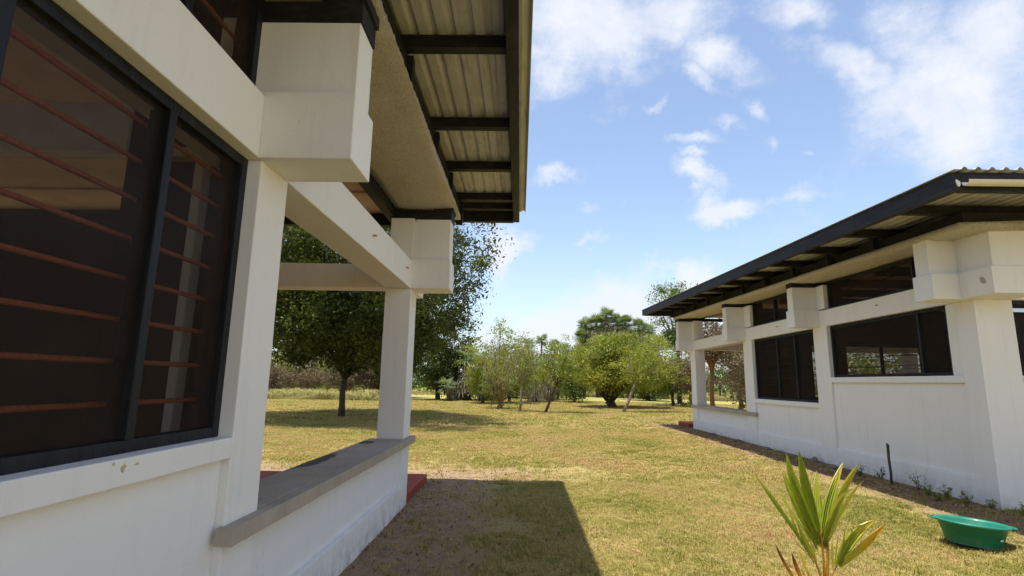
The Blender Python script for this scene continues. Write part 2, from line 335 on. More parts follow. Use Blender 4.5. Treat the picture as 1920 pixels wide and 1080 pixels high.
# ------------------------------------------------------------------ ground
def gz(x, y):
    """height of the ground"""
    t = np.clip((np.asarray(x, float)-4.0)/1.8, 0, 1); t = t*t*(3-2*t)
    near = np.clip(1-(np.asarray(y, float)-25)/10, 0, 1)
    dist = np.clip((np.asarray(y, float)-12)/30, 0, 1)
    return .10*t*near + dist*.10*(np.sin(np.asarray(x)*.16+1)*np.cos(np.asarray(y)*.11))
def ground():
    xs = np.concatenate([np.linspace(-900, -45, 12)[:-1], np.arange(-45, -8, .8), np.arange(-8, 9, .12), np.arange(9, 45, .8), np.linspace(45, 900, 12)])
    ys = np.concatenate([np.linspace(-60, -3, 10)[:-1], np.arange(-3, 14, .12), np.arange(14, 90, .9), np.linspace(90, 1400, 14)])
    X, Y = np.meshgrid(xs, ys); Z = gz(X, Y)
    fine = (np.abs(X) < 9) & (Y < 14)
    Z = Z+np.where(fine, (rng.random(X.shape)-.5)*.010+.010*np.sin(X*3.1+np.cos(Y*2.3)*2)*np.cos(Y*2.7), 0)
    V = np.stack([X, Y, Z], -1).reshape(-1, 3); nx = len(xs); ny = len(ys)
    i = np.arange((ny-1)*nx).reshape(ny-1, nx)[:, :-1].ravel()
    Fc = np.stack([i, i+1, i+nx+1, i+nx], -1)
    m = M('lawn_and_soil')
    sx = m.n('ShaderNodeSeparateXYZ'); m.l(m.coord(), sx.inputs[0]); x, y = sx.outputs[0], sx.outputs[1]
    n1 = m.noise(.35, 6, .6); n2 = m.noise(2.2, 6, .65); n3 = m.noise(22, 6, .7); n4 = m.noise(90, 3, .6)
    col = m.mix(m.rng(n1, .38, .64), (.44, .34, .11), (.34, .29, .08))
    col = m.mix(m.rng(n2, .46, .68, 0, .7), col, (.38, .29, .12))
    col = m.mix(m.rng(n3, .42, .66, 0, .85), col, (.17, .13, .05))
    col = m.mix(m.rng(n4, .53, .66, 0, .7), col, (.52, .43, .20)); col = m.mix(m.rng(m.noise(60, 5, .75), .52, .66, 0, .8), col, (.15, .09, .045))
    soil = m.mix(m.rng(m.noise(5, 7, .7), .38, .66), (.37, .255, .155), (.235, .155, .09)); soil = m.mix(m.rng(m.noise(70, 4, .7), .52, .68, 0, .8), soil, (.42, .31, .21)); soil = m.mix(m.rng(m.noise(40, 3), .62, .7, 0, .8), soil, (.09, .055, .035))
    wob = m.mul(m.mul(m.noise(1.6, 6, .65), .5, 'SUBTRACT'), 1.5)
    # bare strip beside the left wall, and beyond the end of its step
    xa = m.mul(x, wob, 'ADD')
    left = m.mul(m.mul(m.rng(xa, -.25, -.75), m.rng(x, -6, -5)), m.rng(y, 10.4, 9.6))
    ends = m.mul(m.mul(m.rng(xa, .9, -.2), m.rng(m.mul(y, wob, 'ADD'), 8.6, 9.1)), m.rng(m.mul(y, wob, 'ADD'), 10.9, 10.1))
    right = m.mul(m.mul(m.rng(m.mul(x, m.mul(wob, .7), 'ADD'), 4.95, 5.45), m.rng(x, 16, 15.5)), m.rng(y, 22.5, 21.3))
    near2 = m.mul(m.rng(m.mul(y, m.mul(wob, .7), 'ADD'), 5.0, 5.6), 1.0)
    right = m.mul(right, near2)
    soil = m.mix(m.mul(right, .65), soil, (.17, .09, .05))
    mask = m.mul(m.mul(left, m.mul(ends, .75), 'MAXIMUM'), right, 'MAXIMUM')
    col = m.mix(mask, col, soil)
    far = m.rng(y, 20, 60); col = m.mix(m.mul(far, .6), col, m.mix(m.rng(n1, .4, .62), (.33, .32, .09), (.27, .285, .075)))
    m.col(col); m.rough(.95); m.bump(m.mul(n3, m.mul(n4, .5), 'ADD'), .9, .03)
    o = mesh_obj('lawn_ground', V, Fc, m.m, smooth=True); o['kind'] = 'structure'
ground()
# pale water seen through gaps beyond the trees
wmt = M('pale_lagoon_water'); wmt.col((.30, .42, .50)); wmt.rough(.15); wmt.bump(wmt.noise(.8, 3), .2, .1)
o = mesh_obj('lagoon_water', [(-700, 190, .18), (700, 190, .18), (900, 1200, .18), (-900, 1200, .18)], [(0, 1, 2, 3)], wmt.m); o['kind'] = 'structure'

# ------------------------------------------------------------------ buildings
def soffit(parent, xo, xi, y0, y1, z0, z1, name='rough_soffit', seed=0):
    """thick rough plaster slab underside with a ragged lip"""
    r = np.random.default_rng(seed); ny = max(4, int((y1-y0)/.03)); nd = 8
    V = []; Fc = []
    lip = r.normal(0, .007, ny+1)
    for i in range(ny+1):
        t = i/ny; y = y0+(y1-y0)*t; z = z0+(z1-z0)*t
        for k in range(nd+1):
            u = k/nd; x = xo+(xi-xo)*u
            if k == 0: x += lip[i]+.012*math.sin(y*2.1)
            V.append((x, y, z+(r.normal(0, .0035))+(.012*math.sin(y*1.7+x*5))))
        V.append((xi, y, z+.11)); V.append((xo+lip[i]*.5, y, z+.075))
    n = nd+3
    for i in range(ny):
        for k in range(n):
            k2 = (k+1) % n; Fc.append((i*n+k, (i+1)*n+k, (i+1)*n+k2, i*n+k2))
    Fc.append(tuple(range(n))); Fc.append(tuple(ny*n+k for k in range(n))[::-1])
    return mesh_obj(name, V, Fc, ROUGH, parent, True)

def window(parent, s, Xp, y0, y1, z0, z1, mull=(), bars=True, z1b=None, axis='y', barz=None, mesh=True):
    """timber window in an opening: outer frame (the part), mullions, mesh panels and iron bars are sub-parts.
       s: +1 when the wall looks to +X. axis 'x': a window in the wall that looks to -Y (Xp is then that wall's Y)."""
    z1b = z1 if z1b is None else z1b
    fd0, fd1, w = .075, .15, .055
    def bx(bm, d0, d1, a0, a1, q0, q1, q1b=None, q0b=None, bev=.004):
        if axis == 'y': boxbm(bm, Xp-s*d0, Xp-s*d1, a0, a1, q0, q1, bev, q0b, q1b)
        else: boxbm(bm, a0, a1, Xp+d0, Xp+d1, q0, q1, bev)
    def ztop(a): return z1+(z1b-z1)*(a-y0)/(y1-y0)
    bm = bmesh.new()
    bx(bm, fd0, fd1, y0, y0+w, z0, ztop(y0)); bx(bm, fd0, fd1, y1-w, y1, z0, ztop(y1))
    bx(bm, fd0+.002, fd1, y0+w, y1-w, z0, z0+w*.9)
    bx(bm, fd0+.002, fd1, y0+w, y1-w, ztop(y0+w)-w, ztop(y0+w), ztop(y1-w), ztop(y1-w)-w)
    fr = finish('window_frame', bm, FRAME, parent)
    for mu in mull:
        bm = bmesh.new(); bx(bm, fd0-.004, fd0+.09, mu, mu+.048, z0+w*.9, ztop(mu)-w); finish('mullion', bm, FRAME, fr)
    ed = [y0+w]+[q for mu in mull for q in (mu, mu+.048)]+[y1-w]
    for k in range(0, len(ed) if mesh else 0, 2):
        a0, a1 = ed[k], ed[k+1]; d = fd0+.03
        P = [(a0, z0+w*.9), (a1, z0+w*.9), (a1, ztop(a1)-w), (a0, ztop(a0)-w)]
        V = [(Xp-s*d, a, z) if axis == 'y' else (a, Xp+d, z) for a, z in P]
        V += [(v[0]-s*.003, v[1], v[2]) if axis == 'y' else (v[0], v[1]+.003, v[2]) for v in V]
        mesh_obj('mesh_screen', V, [(0, 1, 2, 3)], SCREEN, fr)
    if bars:
        zs = barz or [z0+.17*(k+1) for k in range(int((z1-z0-.1)/.17))]; me = None
        for z in zs:
            a0, a1 = y0, y1
            if me is None:
                p0 = (Xp-s*.20, a0, zs[0]) if axis == 'y' else (a0, Xp+.20, zs[0]); p1 = (Xp-s*.20, a1, zs[0]) if axis == 'y' else (a1, Xp+.20, zs[0])
                g = Geo().tube([p0, p1], [BARR[0]]*2, 7); ob = g.build('security_bar', RUST, fr); me = ob.data
            else:
                ob = bpy.data.objects.new('security_bar', me); C.objects.link(ob); ob.parent = fr; ob.location = (0, 0, z-zs[0])
    return fr

def corrugated(parent, x0, x1, y0, y1, zf, cover=.76, ribs=5, amp=.02):
    """individual overlapping roof sheets, ribs running along Y; zf(y) = height"""
    n = int(math.ceil((x1-x0)/cover)); me = None
    for k in range(n):
        a = x0+k*cover; b = min(a+cover+.05, x1) ; V = []; Fc = []
        steps = max(2, int((b-a)/(cover/ribs)*10))
        lift = .003*(k % 2)
        prof = []
        for i in range(steps+1):
            x = a+(b-a)*i/steps; ph = ((x-x0)/(cover/ribs)) % 1.0
            # trapezoid rib
            h = 0 if ph < .55 else (min(1, (ph-.55)/.12) if ph < .8 else max(0, 1-(ph-.88)/.12) if ph > .88 else 1)
            prof.append((x, h*amp*1.2))
        ys = np.linspace(y0, y1, 6)
        for y in ys:
            for x, h in prof: V.append((x, y, zf(y)+h+lift))
            for x, h in prof: V.append((x, y, zf(y)+h+lift+.0022))
        m_ = len(prof)
        for j in range(len(ys)-1):
            o0 = j*2*m_; o1 = (j+1)*2*m_
            for i in range(m_-1):
                Fc.append((o0+i, o1+i, o1+i+1, o0+i+1)); Fc.append((o0+m_+i, o0+m_+i+1, o1+m_+i+1, o1+m_+i))
            Fc.append((o0, o0+m_, o1+m_, o1)); Fc.append((o0+m_-1, o1+m_-1, o1+2*m_-1, o0+2*m_-1))
        for o0 in (0, (len(ys)-1)*2*m_):
            for i in range(m_-1): Fc.append((o0+i, o0+i+1, o0+m_+i+1, o0+m_+i))
        mesh_obj('roof_sheet', V, Fc, ZINC, parent)

BARR = [.0115]
def building(s, Xp, cols, root, spec):
    """s=+1: facade looks to +X. cols = list of (y0,y1) of columns. spec has heights."""
    D = lambda d: Xp-s*d
    B = lambda name, d0, d1, y0, y1, z0, z1, mat, **k: box(name, D(d0), D(d1), y0, y1, z0, z1, mat, root, **k)
    zb, zt = spec['beam']; sof = spec['sof']; z00 = -.25; DEP = spec['depth']
    ylo, yhi = cols[0][0], cols[-1][1]
    for (y0, y1), jl, jr, brk in zip(cols, spec['jl'], spec['jr'], spec['brk']):
        B('column', 0, .205 if (s > 0 and 2 < y0 < 3) else .34, y0, y1, z00, zb, WHITE)
        ym = (y0+y1)/2; zs = sof(ym)
        b0, b1 = spec['bk'][cols.index((y0, y1))]; gap = spec['gaps'][cols.index((y0, y1))]
        bt = zs-gap; pin = spec['pin'][cols.index((y0, y1))]
        if brk:
            B('bracket', -.51, .34, b0, b1, zb, zt+.03, WHITE)                       # cantilever block, lower tier
            B('bracket_upper_block', -.49, pin, b0+.055, b1-.045, zt+.03, bt, WHITE)
            if gap > 0: B('post_above_beam', .004 if pin < .05 else pin+.001, .32, (y0+.01) if s < 0 else b0+.03, b1-.02, zt+.03, bt+.01, WHITE)
            if s < 0 and gap > 0: B('beam_end', .003, .33, y0+.001, b0-.001, zb+.001, zt, WHITE)
            if gap > .03:
                B('black_rafter_end', -.50, .33, b0+.05, b1-.04, bt+.002, min(zs+.02, bt+.135), BLACK, bev=.004)
                if s > 0: B('black_rafter_end', -.52, -.25, b0+.05, b1-.04, bt+.136, zs+.02, BLACK, bev=.003)
    # bays
    for i in range(len(cols)-1):
        y0, y1 = cols[i][1], cols[i+1][0]; kind, sillz, mull = spec['bays'][i]
        B('beam', .003, .33, spec['bk'][i][1]+.001, (spec['bk'][i+1][0] if s > 0 else y1)-.001, zb+.002, zt, WHITE)
        B('plinth', .004, .30, y0, y1, z00, spec['plinth'], WHITE)
        if kind == 'window':
            ja, jb = y0+spec['jr'][i], y1-spec['jl'][i+1]
            B('wall_panel', .045, .25, y0, y1, spec['plinth'], sillz-.105, WHITE)
            B('window_sill', -.004, .27, y0, y1, sillz-.103, sillz, WHITE)
            if spec['jr'][i] > 0: B('window_jamb', .05, .3, y0, ja, sillz, zb, WHITE)
            if spec['jl'][i+1] > 0: B('window_jamb', .05, .3, jb, y1, sillz, zb, WHITE)
            JD = (.155, .345) if s < 0 else (.155, .215)
            B('inner_jamb', JD[0], JD[1], jb-.03, jb-.002, sillz, zb, DARKWALL, bev=0)
            B('inner_jamb', JD[0], JD[1], y1-.04, y1-.012, zt+.001, sof(y1)-.03, DARKWALL, bev=0)
            window(root, s, Xp, ja+.001, jb-.001, sillz+.001, zb-.001, mull, barz=[sillz+.185+.1715*k for k in range(int((zb-sillz-.12)/.1715))])
            uz0, uz1 = sof(y0)-.02, sof(y1)-.02
            m2 = [mull[-1]] if mull else []
            window(root, s, Xp, y0+.012, y1-.012, zt+.001, uz0, m2, z1b=uz1, barz=[zt+.17, zt+.34])
        else:
            B('wall_panel', .05, .25, y0, y1, spec['plinth'], sillz-.09, WHITE)
            B('counter_slab', -.045, .40, y0-.33 if kind == 'open' else y0, y1+.36, sillz-.09, sillz, CONC, bev=.004) if False else None
        B('rebar_stub', -.035, .0, (y0+y1)/2 if i != spec.get('stub_i', -1) else spec['stub_y'], ((y0+y1)/2 if i != spec.get('stub_i', -1) else spec['stub_y'])+.035, zb+.19, zb+.202, RUST, bev=.002)

# ---------- left building
LB = thing('verandah_building', 'white building close on the left with large mesh window and grey concrete ledge', 'building', (-1.46, 3.0, 0))
Lsof = lambda y: 3.885+.010*(y-3.0)
Lroof = lambda y: 4.50+.020*(y-8.8)
Lcols = [(-6.6, -6.26), (-2.2, -1.86), (2.78, 3.12), (6.91, 7.30)]
spec = dict(beam=(2.80, 3.17), sof=Lsof, depth=8, jl=[0]*4, jr=[0]*4, brk=[1]*4, gaps=[.21, .21, .205, .16], bk=[(-6.61, -6.25), (-2.21, -1.85), (2.75, 3.11), (6.90, 7.31)], pin=[.1, .1, .10, .002], plinth=.30,
            bays=[('window', 1.30, [-3.2]), ('window', 1.30, [.0, 1.355, 2.115]), ('open', .87, [])])
building(1, -1.46, Lcols, LB, spec)
XL = -1.46
# concrete ledge of the verandah bay wraps the columns
box('counter_slab', XL+.07, XL-.02, 2.74, 7.37, .785, .87, CONC, LB, bev=.004)
box('counter_slab', XL-.021, XL-.42, 3.121, 6.909, .785, .871, CONC, LB, bev=.004)
for y in (3.55, 6.55): box('rebar_stub', XL, XL+.035, y, y+.04, 3.0, 3.012, RUST, LB, bev=.002)
# corner bracket that points up the lawn from the far column
box('bracket', XL, XL-.34, 7.311, 7.80, 2.80, 3.20, WHITE, LB)
box('bracket_upper_block', XL-.03, XL-.31, 7.313, 7.78, 3.20, 3.76, WHITE, LB)
# cross beams of the verandah
box('cross_beam', XL-.345, XL-8, 6.93, 7.24, 2.81, 3.13, CREAM, LB)
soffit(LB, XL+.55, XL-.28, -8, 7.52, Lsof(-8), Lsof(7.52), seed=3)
box('black_wall_plate', XL-.285, XL-.40, -8, 7.50, 3.77, 3.93, BLACK, LB, z0b=3.79, z1b=3.95, bev=.004)
box('black_end_rafter', XL-.41, XL-8, 7.30, 7.42, 3.78, 3.93, BLACK, LB, bev=.004)
box('ceiling_board', XL-.41, XL-8, 3.2, 7.29, 3.955, 3.975, BOARD, LB, bev=0)
for y in (4.3, 5.4, 6.4): box('ceiling_batten', XL-.41, XL-8, y, y+.04, 3.93, 3.953, BOARD, LB, bev=.002)
# far side of the verandah
for y in (2.8, 6.95): box('column', XL-7.7, XL-8.05, y, y+.34, 0, 2.8, WHITE, LB)
box('cross_beam', XL-7.7, XL-8.0, 3.15, 6.94, 2.8, 3.17, CREAM, LB)
box('low_wall', XL-7.75, XL-7.95, 3.15, 6.94, -.2, .8, WHITE, LB)
box('verandah_floor', XL-.34, XL-8, -8, 7.31, -.2, .115, REDFLOOR, LB, bev=.01)
box('verandah_step', XL-.01, XL-8, 7.32, 8.92, -.2, .12, REDFLOOR, LB, bev=.012)
# room behind the mesh window
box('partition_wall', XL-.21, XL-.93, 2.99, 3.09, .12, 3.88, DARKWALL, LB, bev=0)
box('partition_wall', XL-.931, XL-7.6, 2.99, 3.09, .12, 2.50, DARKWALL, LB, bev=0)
box('interior_beam', XL-.932, XL-7.6, 2.97, 3.10, 2.94, 3.25, GREYWHITE, LB)
box('interior_trim', XL-.90, XL-.96, -3, 2.96, 3.26, 3.33, GREYWHITE, LB, bev=.003)
box('door_frame', XL-.405, XL-.455, 2.90, 2.985, .12, 2.93, GREYWHITE, LB, bev=.003)
box('door_frame', XL-.456, XL-.75, 2.90, 2.985, 2.87, 2.93, GREYWHITE, LB, bev=.003)
box('ceiling_board', XL-.41, XL-7.6, -8, 2.96, 3.97, 3.99, BOARD, LB, bev=0)
for y in (-1.5, -.3, .9, 2.1): box('ceiling_joist', XL-.41, XL-7.6, y, y+.08, 3.84, 3.968, DARKWALL, LB, bev=0)
box('back_wall', XL-7.6, XL-7.7, -8, 2.98, .12, 1.3, INWALL, LB, bev=0); box('back_wall', XL-7.6, XL-7.7, -8, 2.98, 2.8, 3.9, INWALL, LB, bev=0)  # unseen wall, left open between the strips to let more light in
box('end_wall', XL-.3, XL-8, -8.2, -8.0, -.2, 3.9, INWALL, LB, bev=0)
# small marks: dab of yellowish filler on the sill, loose wire at the far bracket
def dab(cy, cz, w, h, seed):
    r = random.Random(seed); n = 14; P = [(cy+math.cos(6.2832*k/n)*w*r.uniform(.35, 1.1), cz+math.sin(6.2832*k/n)*h*r.uniform(.35, 1.1)) for k in range(n)]
    V = [(XL+.0055, a, b) for a, b in P]+[(XL+.003, a, b) for a, b in P]
    mesh_obj('filler_stain', V, [tuple(range(n))]+[(k, (k+1) % n, n+(k+1) % n, n+k) for k in range(n)], FILL, LB)
FILL = simple('ochre_filler', (.62, .50, .30), (.55, .44, .27), 40, .9)
dab(2.02, 1.262, .018, .022, 1); dab(2.09, 1.268, .016, .008, 2); dab(1.97, 1.285, .008, .008, 3)
g = Geo()
for k in range(3): g.tube([(XL+.10+k*.05, 6.925, 3.77), (XL+.11+k*.05, 6.90, 3.80), (XL+.13+k*.05, 6.91, 3.785), (XL+.14+k*.05, 6.925, 3.765)], [.004]*4, 5)
g.tube([(XL+.02, 6.93, 3.72), (XL+.015, 6.93, 3.93)], [.003]*2, 5); g.build('loose_wire', BLACK, LB)
# roof
corrugated(LB, -11.5, .06, -9.5, 8.82, lambda y: Lroof(y))
box('eave_fascia', -.045, -.145, -9.5, 8.78, Lroof(-9.5)-.20, Lroof(-9.5)-.006, BLACK, LB, z0b=Lroof(8.78)-.20, z1b=Lroof(8.78)-.006, bev=.004)
box('end_fascia', -.146, -11.4, 8.68, 8.78, Lroof(8.78)-.215, Lroof(8.78)-.01, BLACK, LB, bev=.004)
for y in (8.34, 7.87, 6.62, 5.40, 3.97, 2.7, 1.4, .2, -.9, -2.1, -3.4, -4.7, -6, -7.3):
    z = Lroof(y)
    box('purlin', -.147, -11.4, y-.05, y+.05, z-.115, z-.006, BLACK, LB, bev=.003)
for y in (7.93, 6.68, 5.46, 4.03, 2.76, 1.46, .26):
    box('roof_strut', -.93, -1.03, y, y+.08, Lsof(y)+.07, Lroof(y)-.12, BLACK, LB, bev=.003)
box('black_inner_plate', -.98, -1.10, -9.4, 8.67, Lroof(-9.4)-.25, Lroof(-9.4)-.116, BLACK, LB, z0b=Lroof(8.67)-.25, z1b=Lroof(8.67)-.116, bev=.003)

# ---------- right building
RB = thing('verandah_building', 'white building across the lawn with cream rain gutter on its near corner', 'building', (6.2, 7.3, .1))
XR = 6.2
Rsof = lambda y: 3.66+.025*(y-6.66)
Rroof = lambda y: 4.00+.0315*(y-5.7)
Rcols = [(7.28, 7.60), (10.83, 11.33), (14.36, 14.92), (19.02, 19.54)]
spec = dict(beam=(2.83, 3.16), sof=Rsof, depth=8, jl=[0, 0, 0, 0], jr=[.24, .0, .0, 0], brk=[1]*4, gaps=[.0, .10, .10, .11], bk=[(7.30, 7.66), (11.06, 11.38), (14.70, 15.05), (19.19, 19.6)], pin=[.002]*4, plinth=.43,
            bays=[('window', 1.80, [8.42]), ('window', 1.28, [12.25, 13.1]), ('open', .92, [])])
BARR[0] = .006; RUST_, RUST = RUST, simple('dark_iron_bar', (.045, .025, .02), (.07, .04, .03), 20); building(-1, XR, Rcols, RB, spec)
box('counter_slab', XR-.05, XR+.02, 14.30, 19.58, .83, .92, CONC, RB, bev=.004)
box('counter_slab', XR+.021, XR+.42, 14.922, 19.018, .83, .921, CONC, RB, bev=.004)
# corner: second pair of blocks pointing at the camera
box('bracket', XR-.14, XR+.50, 6.78, 7.299, 2.832, 3.19, WHITE, RB)
box('bracket_upper_block', XR-.10, XR+.46, 6.80, 7.354, 3.191, Rsof(7.0)+.01, WHITE, RB)
box('column', XR+.341, XR+.52, 7.284, 7.58, -.2, 2.83, WHITE, RB)
box('post_above_beam', XR+.341, XR+.50, 7.286, 7.58, 3.2, 3.68, WHITE, RB)
# front wall that looks at the camera
FX = XR+.50
box('beam', XR+.51, XR+8.6, 7.284, 7.58, 2.832, 3.16, WHITE, RB)
box('plinth', FX+.02, XR+8.6, 7.285, 7.58, -.2, .43, WHITE, RB)
box('wall_panel', FX+.02, XR+8.6, 7.33, 7.56, .43, 1.695, WHITE, RB)
box('window_sill', FX+.02, XR+8.6, 7.276, 7.57, 1.697, 1.80, WHITE, RB)
for k in range(3):
    window(RB, 1, 7.28, FX+.03+k*2.7, FX+2.3+k*2.7, 1.801, 2.829, [FX+1.5+k*2.7], axis='x')
    window(RB, 1, 7.28, FX+.03+k*2.7, FX+2.3+k*2.7, 3.161, 3.66, [], axis='x')
    box('column', FX+2.301+k*2.7, FX+2.72+k*2.7, 7.281, 7.6, -.2, 2.831, WHITE, RB)
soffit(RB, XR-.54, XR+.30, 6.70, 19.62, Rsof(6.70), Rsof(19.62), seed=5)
# soffit of the camera-facing side
V = []; Fc = []; r5 = np.random.default_rng(9); nx_ = 120
for i in range(nx_+1):
    x = XR+.302+8.4*i/nx_; l5 = r5.normal(0, .006)
    for k in range(5): V.append((x, 6.70+l5*(k == 0)+.9*k/4, Rsof(6.7)+.022*k/4+r5.normal(0, .003)))
    V += [(x, 7.6, 3.79), (x, 6.7, 3.74)]
for i in range(nx_):
    for k in range(7): Fc.append((i*7+k, (i+1)*7+k, (i+1)*7+(k+1) % 7, i*7+(k+1) % 7))
Fc += [tuple(range(7)), tuple(nx_*7+k for k in range(7))]
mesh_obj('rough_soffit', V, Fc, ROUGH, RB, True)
# black structure between soffit and roof sheets
box('black_wall_plate', XR-.46, XR-.34, 6.74, 19.9, Rsof(6.74)+.085, Rroof(6.74)-.14, BLACK, RB, z0b=Rsof(19.9)+.085, z1b=Rroof(19.9)-.14, bev=.003)
box('black_front_plate', XR-.33, XR+8.8, 6.76, 6.88, Rsof(6.8)+.09, Rroof(6.8)-.14, BLACK, RB, bev=.003)
box('black_inner_plate', XR+.341, XR+.43, 14.95, 20.9, Rsof(15)+.0, Rsof(15)+.13, BLACK, RB, z0b=Rsof(20.9), z1b=Rsof(20.9)+.13, bev=.003)
box('black_end_rafter', XR-.5, XR+8, 19.12, 19.26, Rsof(19.2)-.10, Rsof(19.2)-.003, BLACK, RB, bev=.003)
box('bracket', XR+.003, XR+.34, 19.602, 20.05, 2.83, 3.19, WHITE, RB)
box('bracket_upper_block', XR+.03, XR+.31, 19.604, 20.03, 3.19, 3.78, WHITE, RB)
corrugated(RB, 4.77, 16.2, 5.62, 20.95, lambda y: Rroof(y)+.004, amp=.026)
box('eave_fascia', 4.80, 4.90, 5.70, 20.9, Rroof(5.7)-.21, Rroof(5.7)-.006, BLACK, RB, z0b=Rroof(20.9)-.21, z1b=Rroof(20.9)-.006, bev=.004)
box('front_fascia', 4.901, 16.1, 5.702, 5.79, Rroof(5.7)-.215, Rroof(5.7)-.004, BLACK, RB, bev=.004)
box('end_fascia', 4.901, 16.1, 20.8, 20.9, Rroof(20.9)-.22, Rroof(20.9)-.01, BLACK, RB, bev=.004)
yv = 6.95
while yv < 20.6:
    z = Rroof(yv); box('purlin', 4.902, 16.1, yv-.045, yv+.045, z-.125, z-.004, BLACK, RB, bev=.003)
    box('roof_strut', XR-.58, XR-.50, yv+.10, yv+.18, Rsof(yv)+.09, z-.03, BLACK, RB, bev=.003) if yv > 7.5 else None
    yv += 1.27
# half-round gutter
def gutter():
    V = []; Fc = []; n = 12; rad = .052
    for x in (4.885, 15.8):
        for rr in (rad, rad-.004):
            for k in range(n+1):
                a = math.pi+math.pi*k/n; V.append((x, 5.632+rr*math.cos(a), 3.875+rr*math.sin(a)*1.15))
    m_ = n+1
    for k in range(n):
        Fc.append((k, k+1, 2*m_+k+1, 2*m_+k)); Fc.append((m_+k, 3*m_+k, 3*m_+k+1, m_+k+1))
    Fc.append((0, 2*m_, 3*m_, m_)); Fc.append((n, m_+n, 3*m_+n, 2*m_+n))
    g = mesh_obj('rain_gutter', V, Fc, GUTTER, RB, False)
    V = []; rad = .056
    for x in (4.80, 4.812):
        for k in range(n+1):
            a = math.pi+math.pi*k/n; V.append((x+.07*0, 5.632+rad*math.cos(a), 3.872+rad*math.sin(a)*1.15))
    # cap is turned to face the lawn corner
    Fc = [tuple(range(m_)), tuple(range(m_, 2*m_))[::-1]]+[(k, k+1, m_+k+1, m_+k) for k in range(n)]+[(n, 0, m_, m_+n)]
    c = Geo(); cen = Vector((4.806, 5.632, 3.872))
    for k, v in enumerate(V):
        d = Vector(v)-cen; V[k] = cen+Matrix.Rotation(R(-55), 3, 'Z') @ d
    mesh_obj('gutter_cap', V, Fc, GUTCAP, g)
gutter()
box('verandah_step', XR-.05+.03, XR+8, 20.06, 21.3, -.2, .22, REDFLOOR, RB, bev=.012)
box('verandah_floor', XR+.34, XR+8, 7.61, 19.98, -.2, .215, REDFLOOR, RB, bev=.01)
# interior: far long wall with windows, partition, ceiling
FW = XR+7.6
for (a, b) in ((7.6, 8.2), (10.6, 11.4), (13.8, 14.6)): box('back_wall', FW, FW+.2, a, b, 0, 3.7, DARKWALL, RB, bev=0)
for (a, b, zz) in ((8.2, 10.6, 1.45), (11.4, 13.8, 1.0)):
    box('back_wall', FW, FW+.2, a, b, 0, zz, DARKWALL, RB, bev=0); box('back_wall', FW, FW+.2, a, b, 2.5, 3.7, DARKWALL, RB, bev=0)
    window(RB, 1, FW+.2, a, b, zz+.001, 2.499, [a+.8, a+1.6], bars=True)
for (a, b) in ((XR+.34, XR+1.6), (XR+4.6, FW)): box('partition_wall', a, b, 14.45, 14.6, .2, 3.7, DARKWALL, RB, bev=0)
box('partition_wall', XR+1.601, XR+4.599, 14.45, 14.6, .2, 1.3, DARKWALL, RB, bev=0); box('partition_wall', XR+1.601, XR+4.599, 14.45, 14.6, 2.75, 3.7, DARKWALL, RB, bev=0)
window(RB, 1, 14.40, XR+1.602, XR+4.598, 1.301, 2.749, [XR+2.5, XR+3.5], axis='x')
box('ceiling_board', XR+.31, FW, 7.62, 14.44, 3.80, 3.82, BOARD, RB, bev=0)
for y in (8.4, 9.6, 10.8, 12.0, 13.2): box('ceiling_joist', XR+.31, FW, y, y+.08, 3.64, 3.798, DARKWALL, RB, bev=0)
for y in (14.8+.1, 19.1):
    box('column', FW-.1, FW+.24, y, y+.34, 0, 2.83, WHITE, RB)
box('ceiling_board', XR+.41, FW, 14.9, 19.1, 4.0, 4.02, BOARD, RB, bev=0)
box('cross_beam', XR+.345, FW, 19.05, 19.40, 2.84, 3.15, CREAM, RB); box('cross_beam', FW-.1, FW+.24, 15.3, 19.04, 2.84, 3.15, CREAM, RB)
box('low_wall', FW-.05, FW+.2, 15.3, 19.04, -.1, .3, WHITE, RB)
# glowing tubes added for bright dashes of daylight through far gaps
tube = M('daylight_dash_glow'); tube.b.inputs['Emission Color'].default_value = (1, .97, .9, 1); tube.b.inputs['Emission Strength'].default_value = 3.0; tube.col((.9, .9, .9))
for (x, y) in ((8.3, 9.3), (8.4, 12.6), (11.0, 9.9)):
    g = Geo().tube([(x-.3, y, 3.42), (x+.3, y, 3.42)], [.016]*2, 8).build('daylight_dash', tube.m, RB)
# chipped lump on the corner bracket and small marks
V = []; Fc = []
cc = Vector((6.61-.01, 6.97, 3.03))
bm = bmesh.new(); bmesh.ops.create_icosphere(bm, subdivisions=3, radius=.034)
for v in bm.verts: v.co = Vector((v.co.x*.35, v.co.y*1.0+v.co.z*.4, v.co.z*1.2))*(1+.35*random.random())+Vector((XR-.14, 6.93, 3.02))
finish('mud_nest', bm, CONC, RB)

# ------------------------------------------------------------------ vegetation helpers
def leaf_quads(cen, size, up_bias=.35, aspect=.42, droop=0., seed=0, attr=None):
    r = np.random.default_rng(seed); n = len(cen)
    ax = r.normal(size=(n, 3)); ax[:, 2] -= droop; ax /= np.linalg.norm(ax, axis=1)[:, None]
    nr = r.normal(size=(n, 3)); nr[:, 2] += up_bias*2; nr = nr-ax*(nr*ax).sum(1)[:, None]; nr /= np.linalg.norm(nr, axis=1)[:, None]
    sd = np.cross(ax, nr); s = size*(.45+1.1*r.random(n)**1.5)[:, None]
    V = np.stack([cen-ax*s*.5, cen+sd*s*aspect*.5-ax*s*.05, cen+ax*s*.5, cen-sd*s*aspect*.5-ax*s*.05], 1).reshape(-1, 3)
    Fc = np.arange(4*n).reshape(n, 4)
    a = r.random(n) if attr is None else np.clip(attr+.25*(r.random(n)-.5), 0, 1)
    return V, Fc, np.repeat(a, 4)
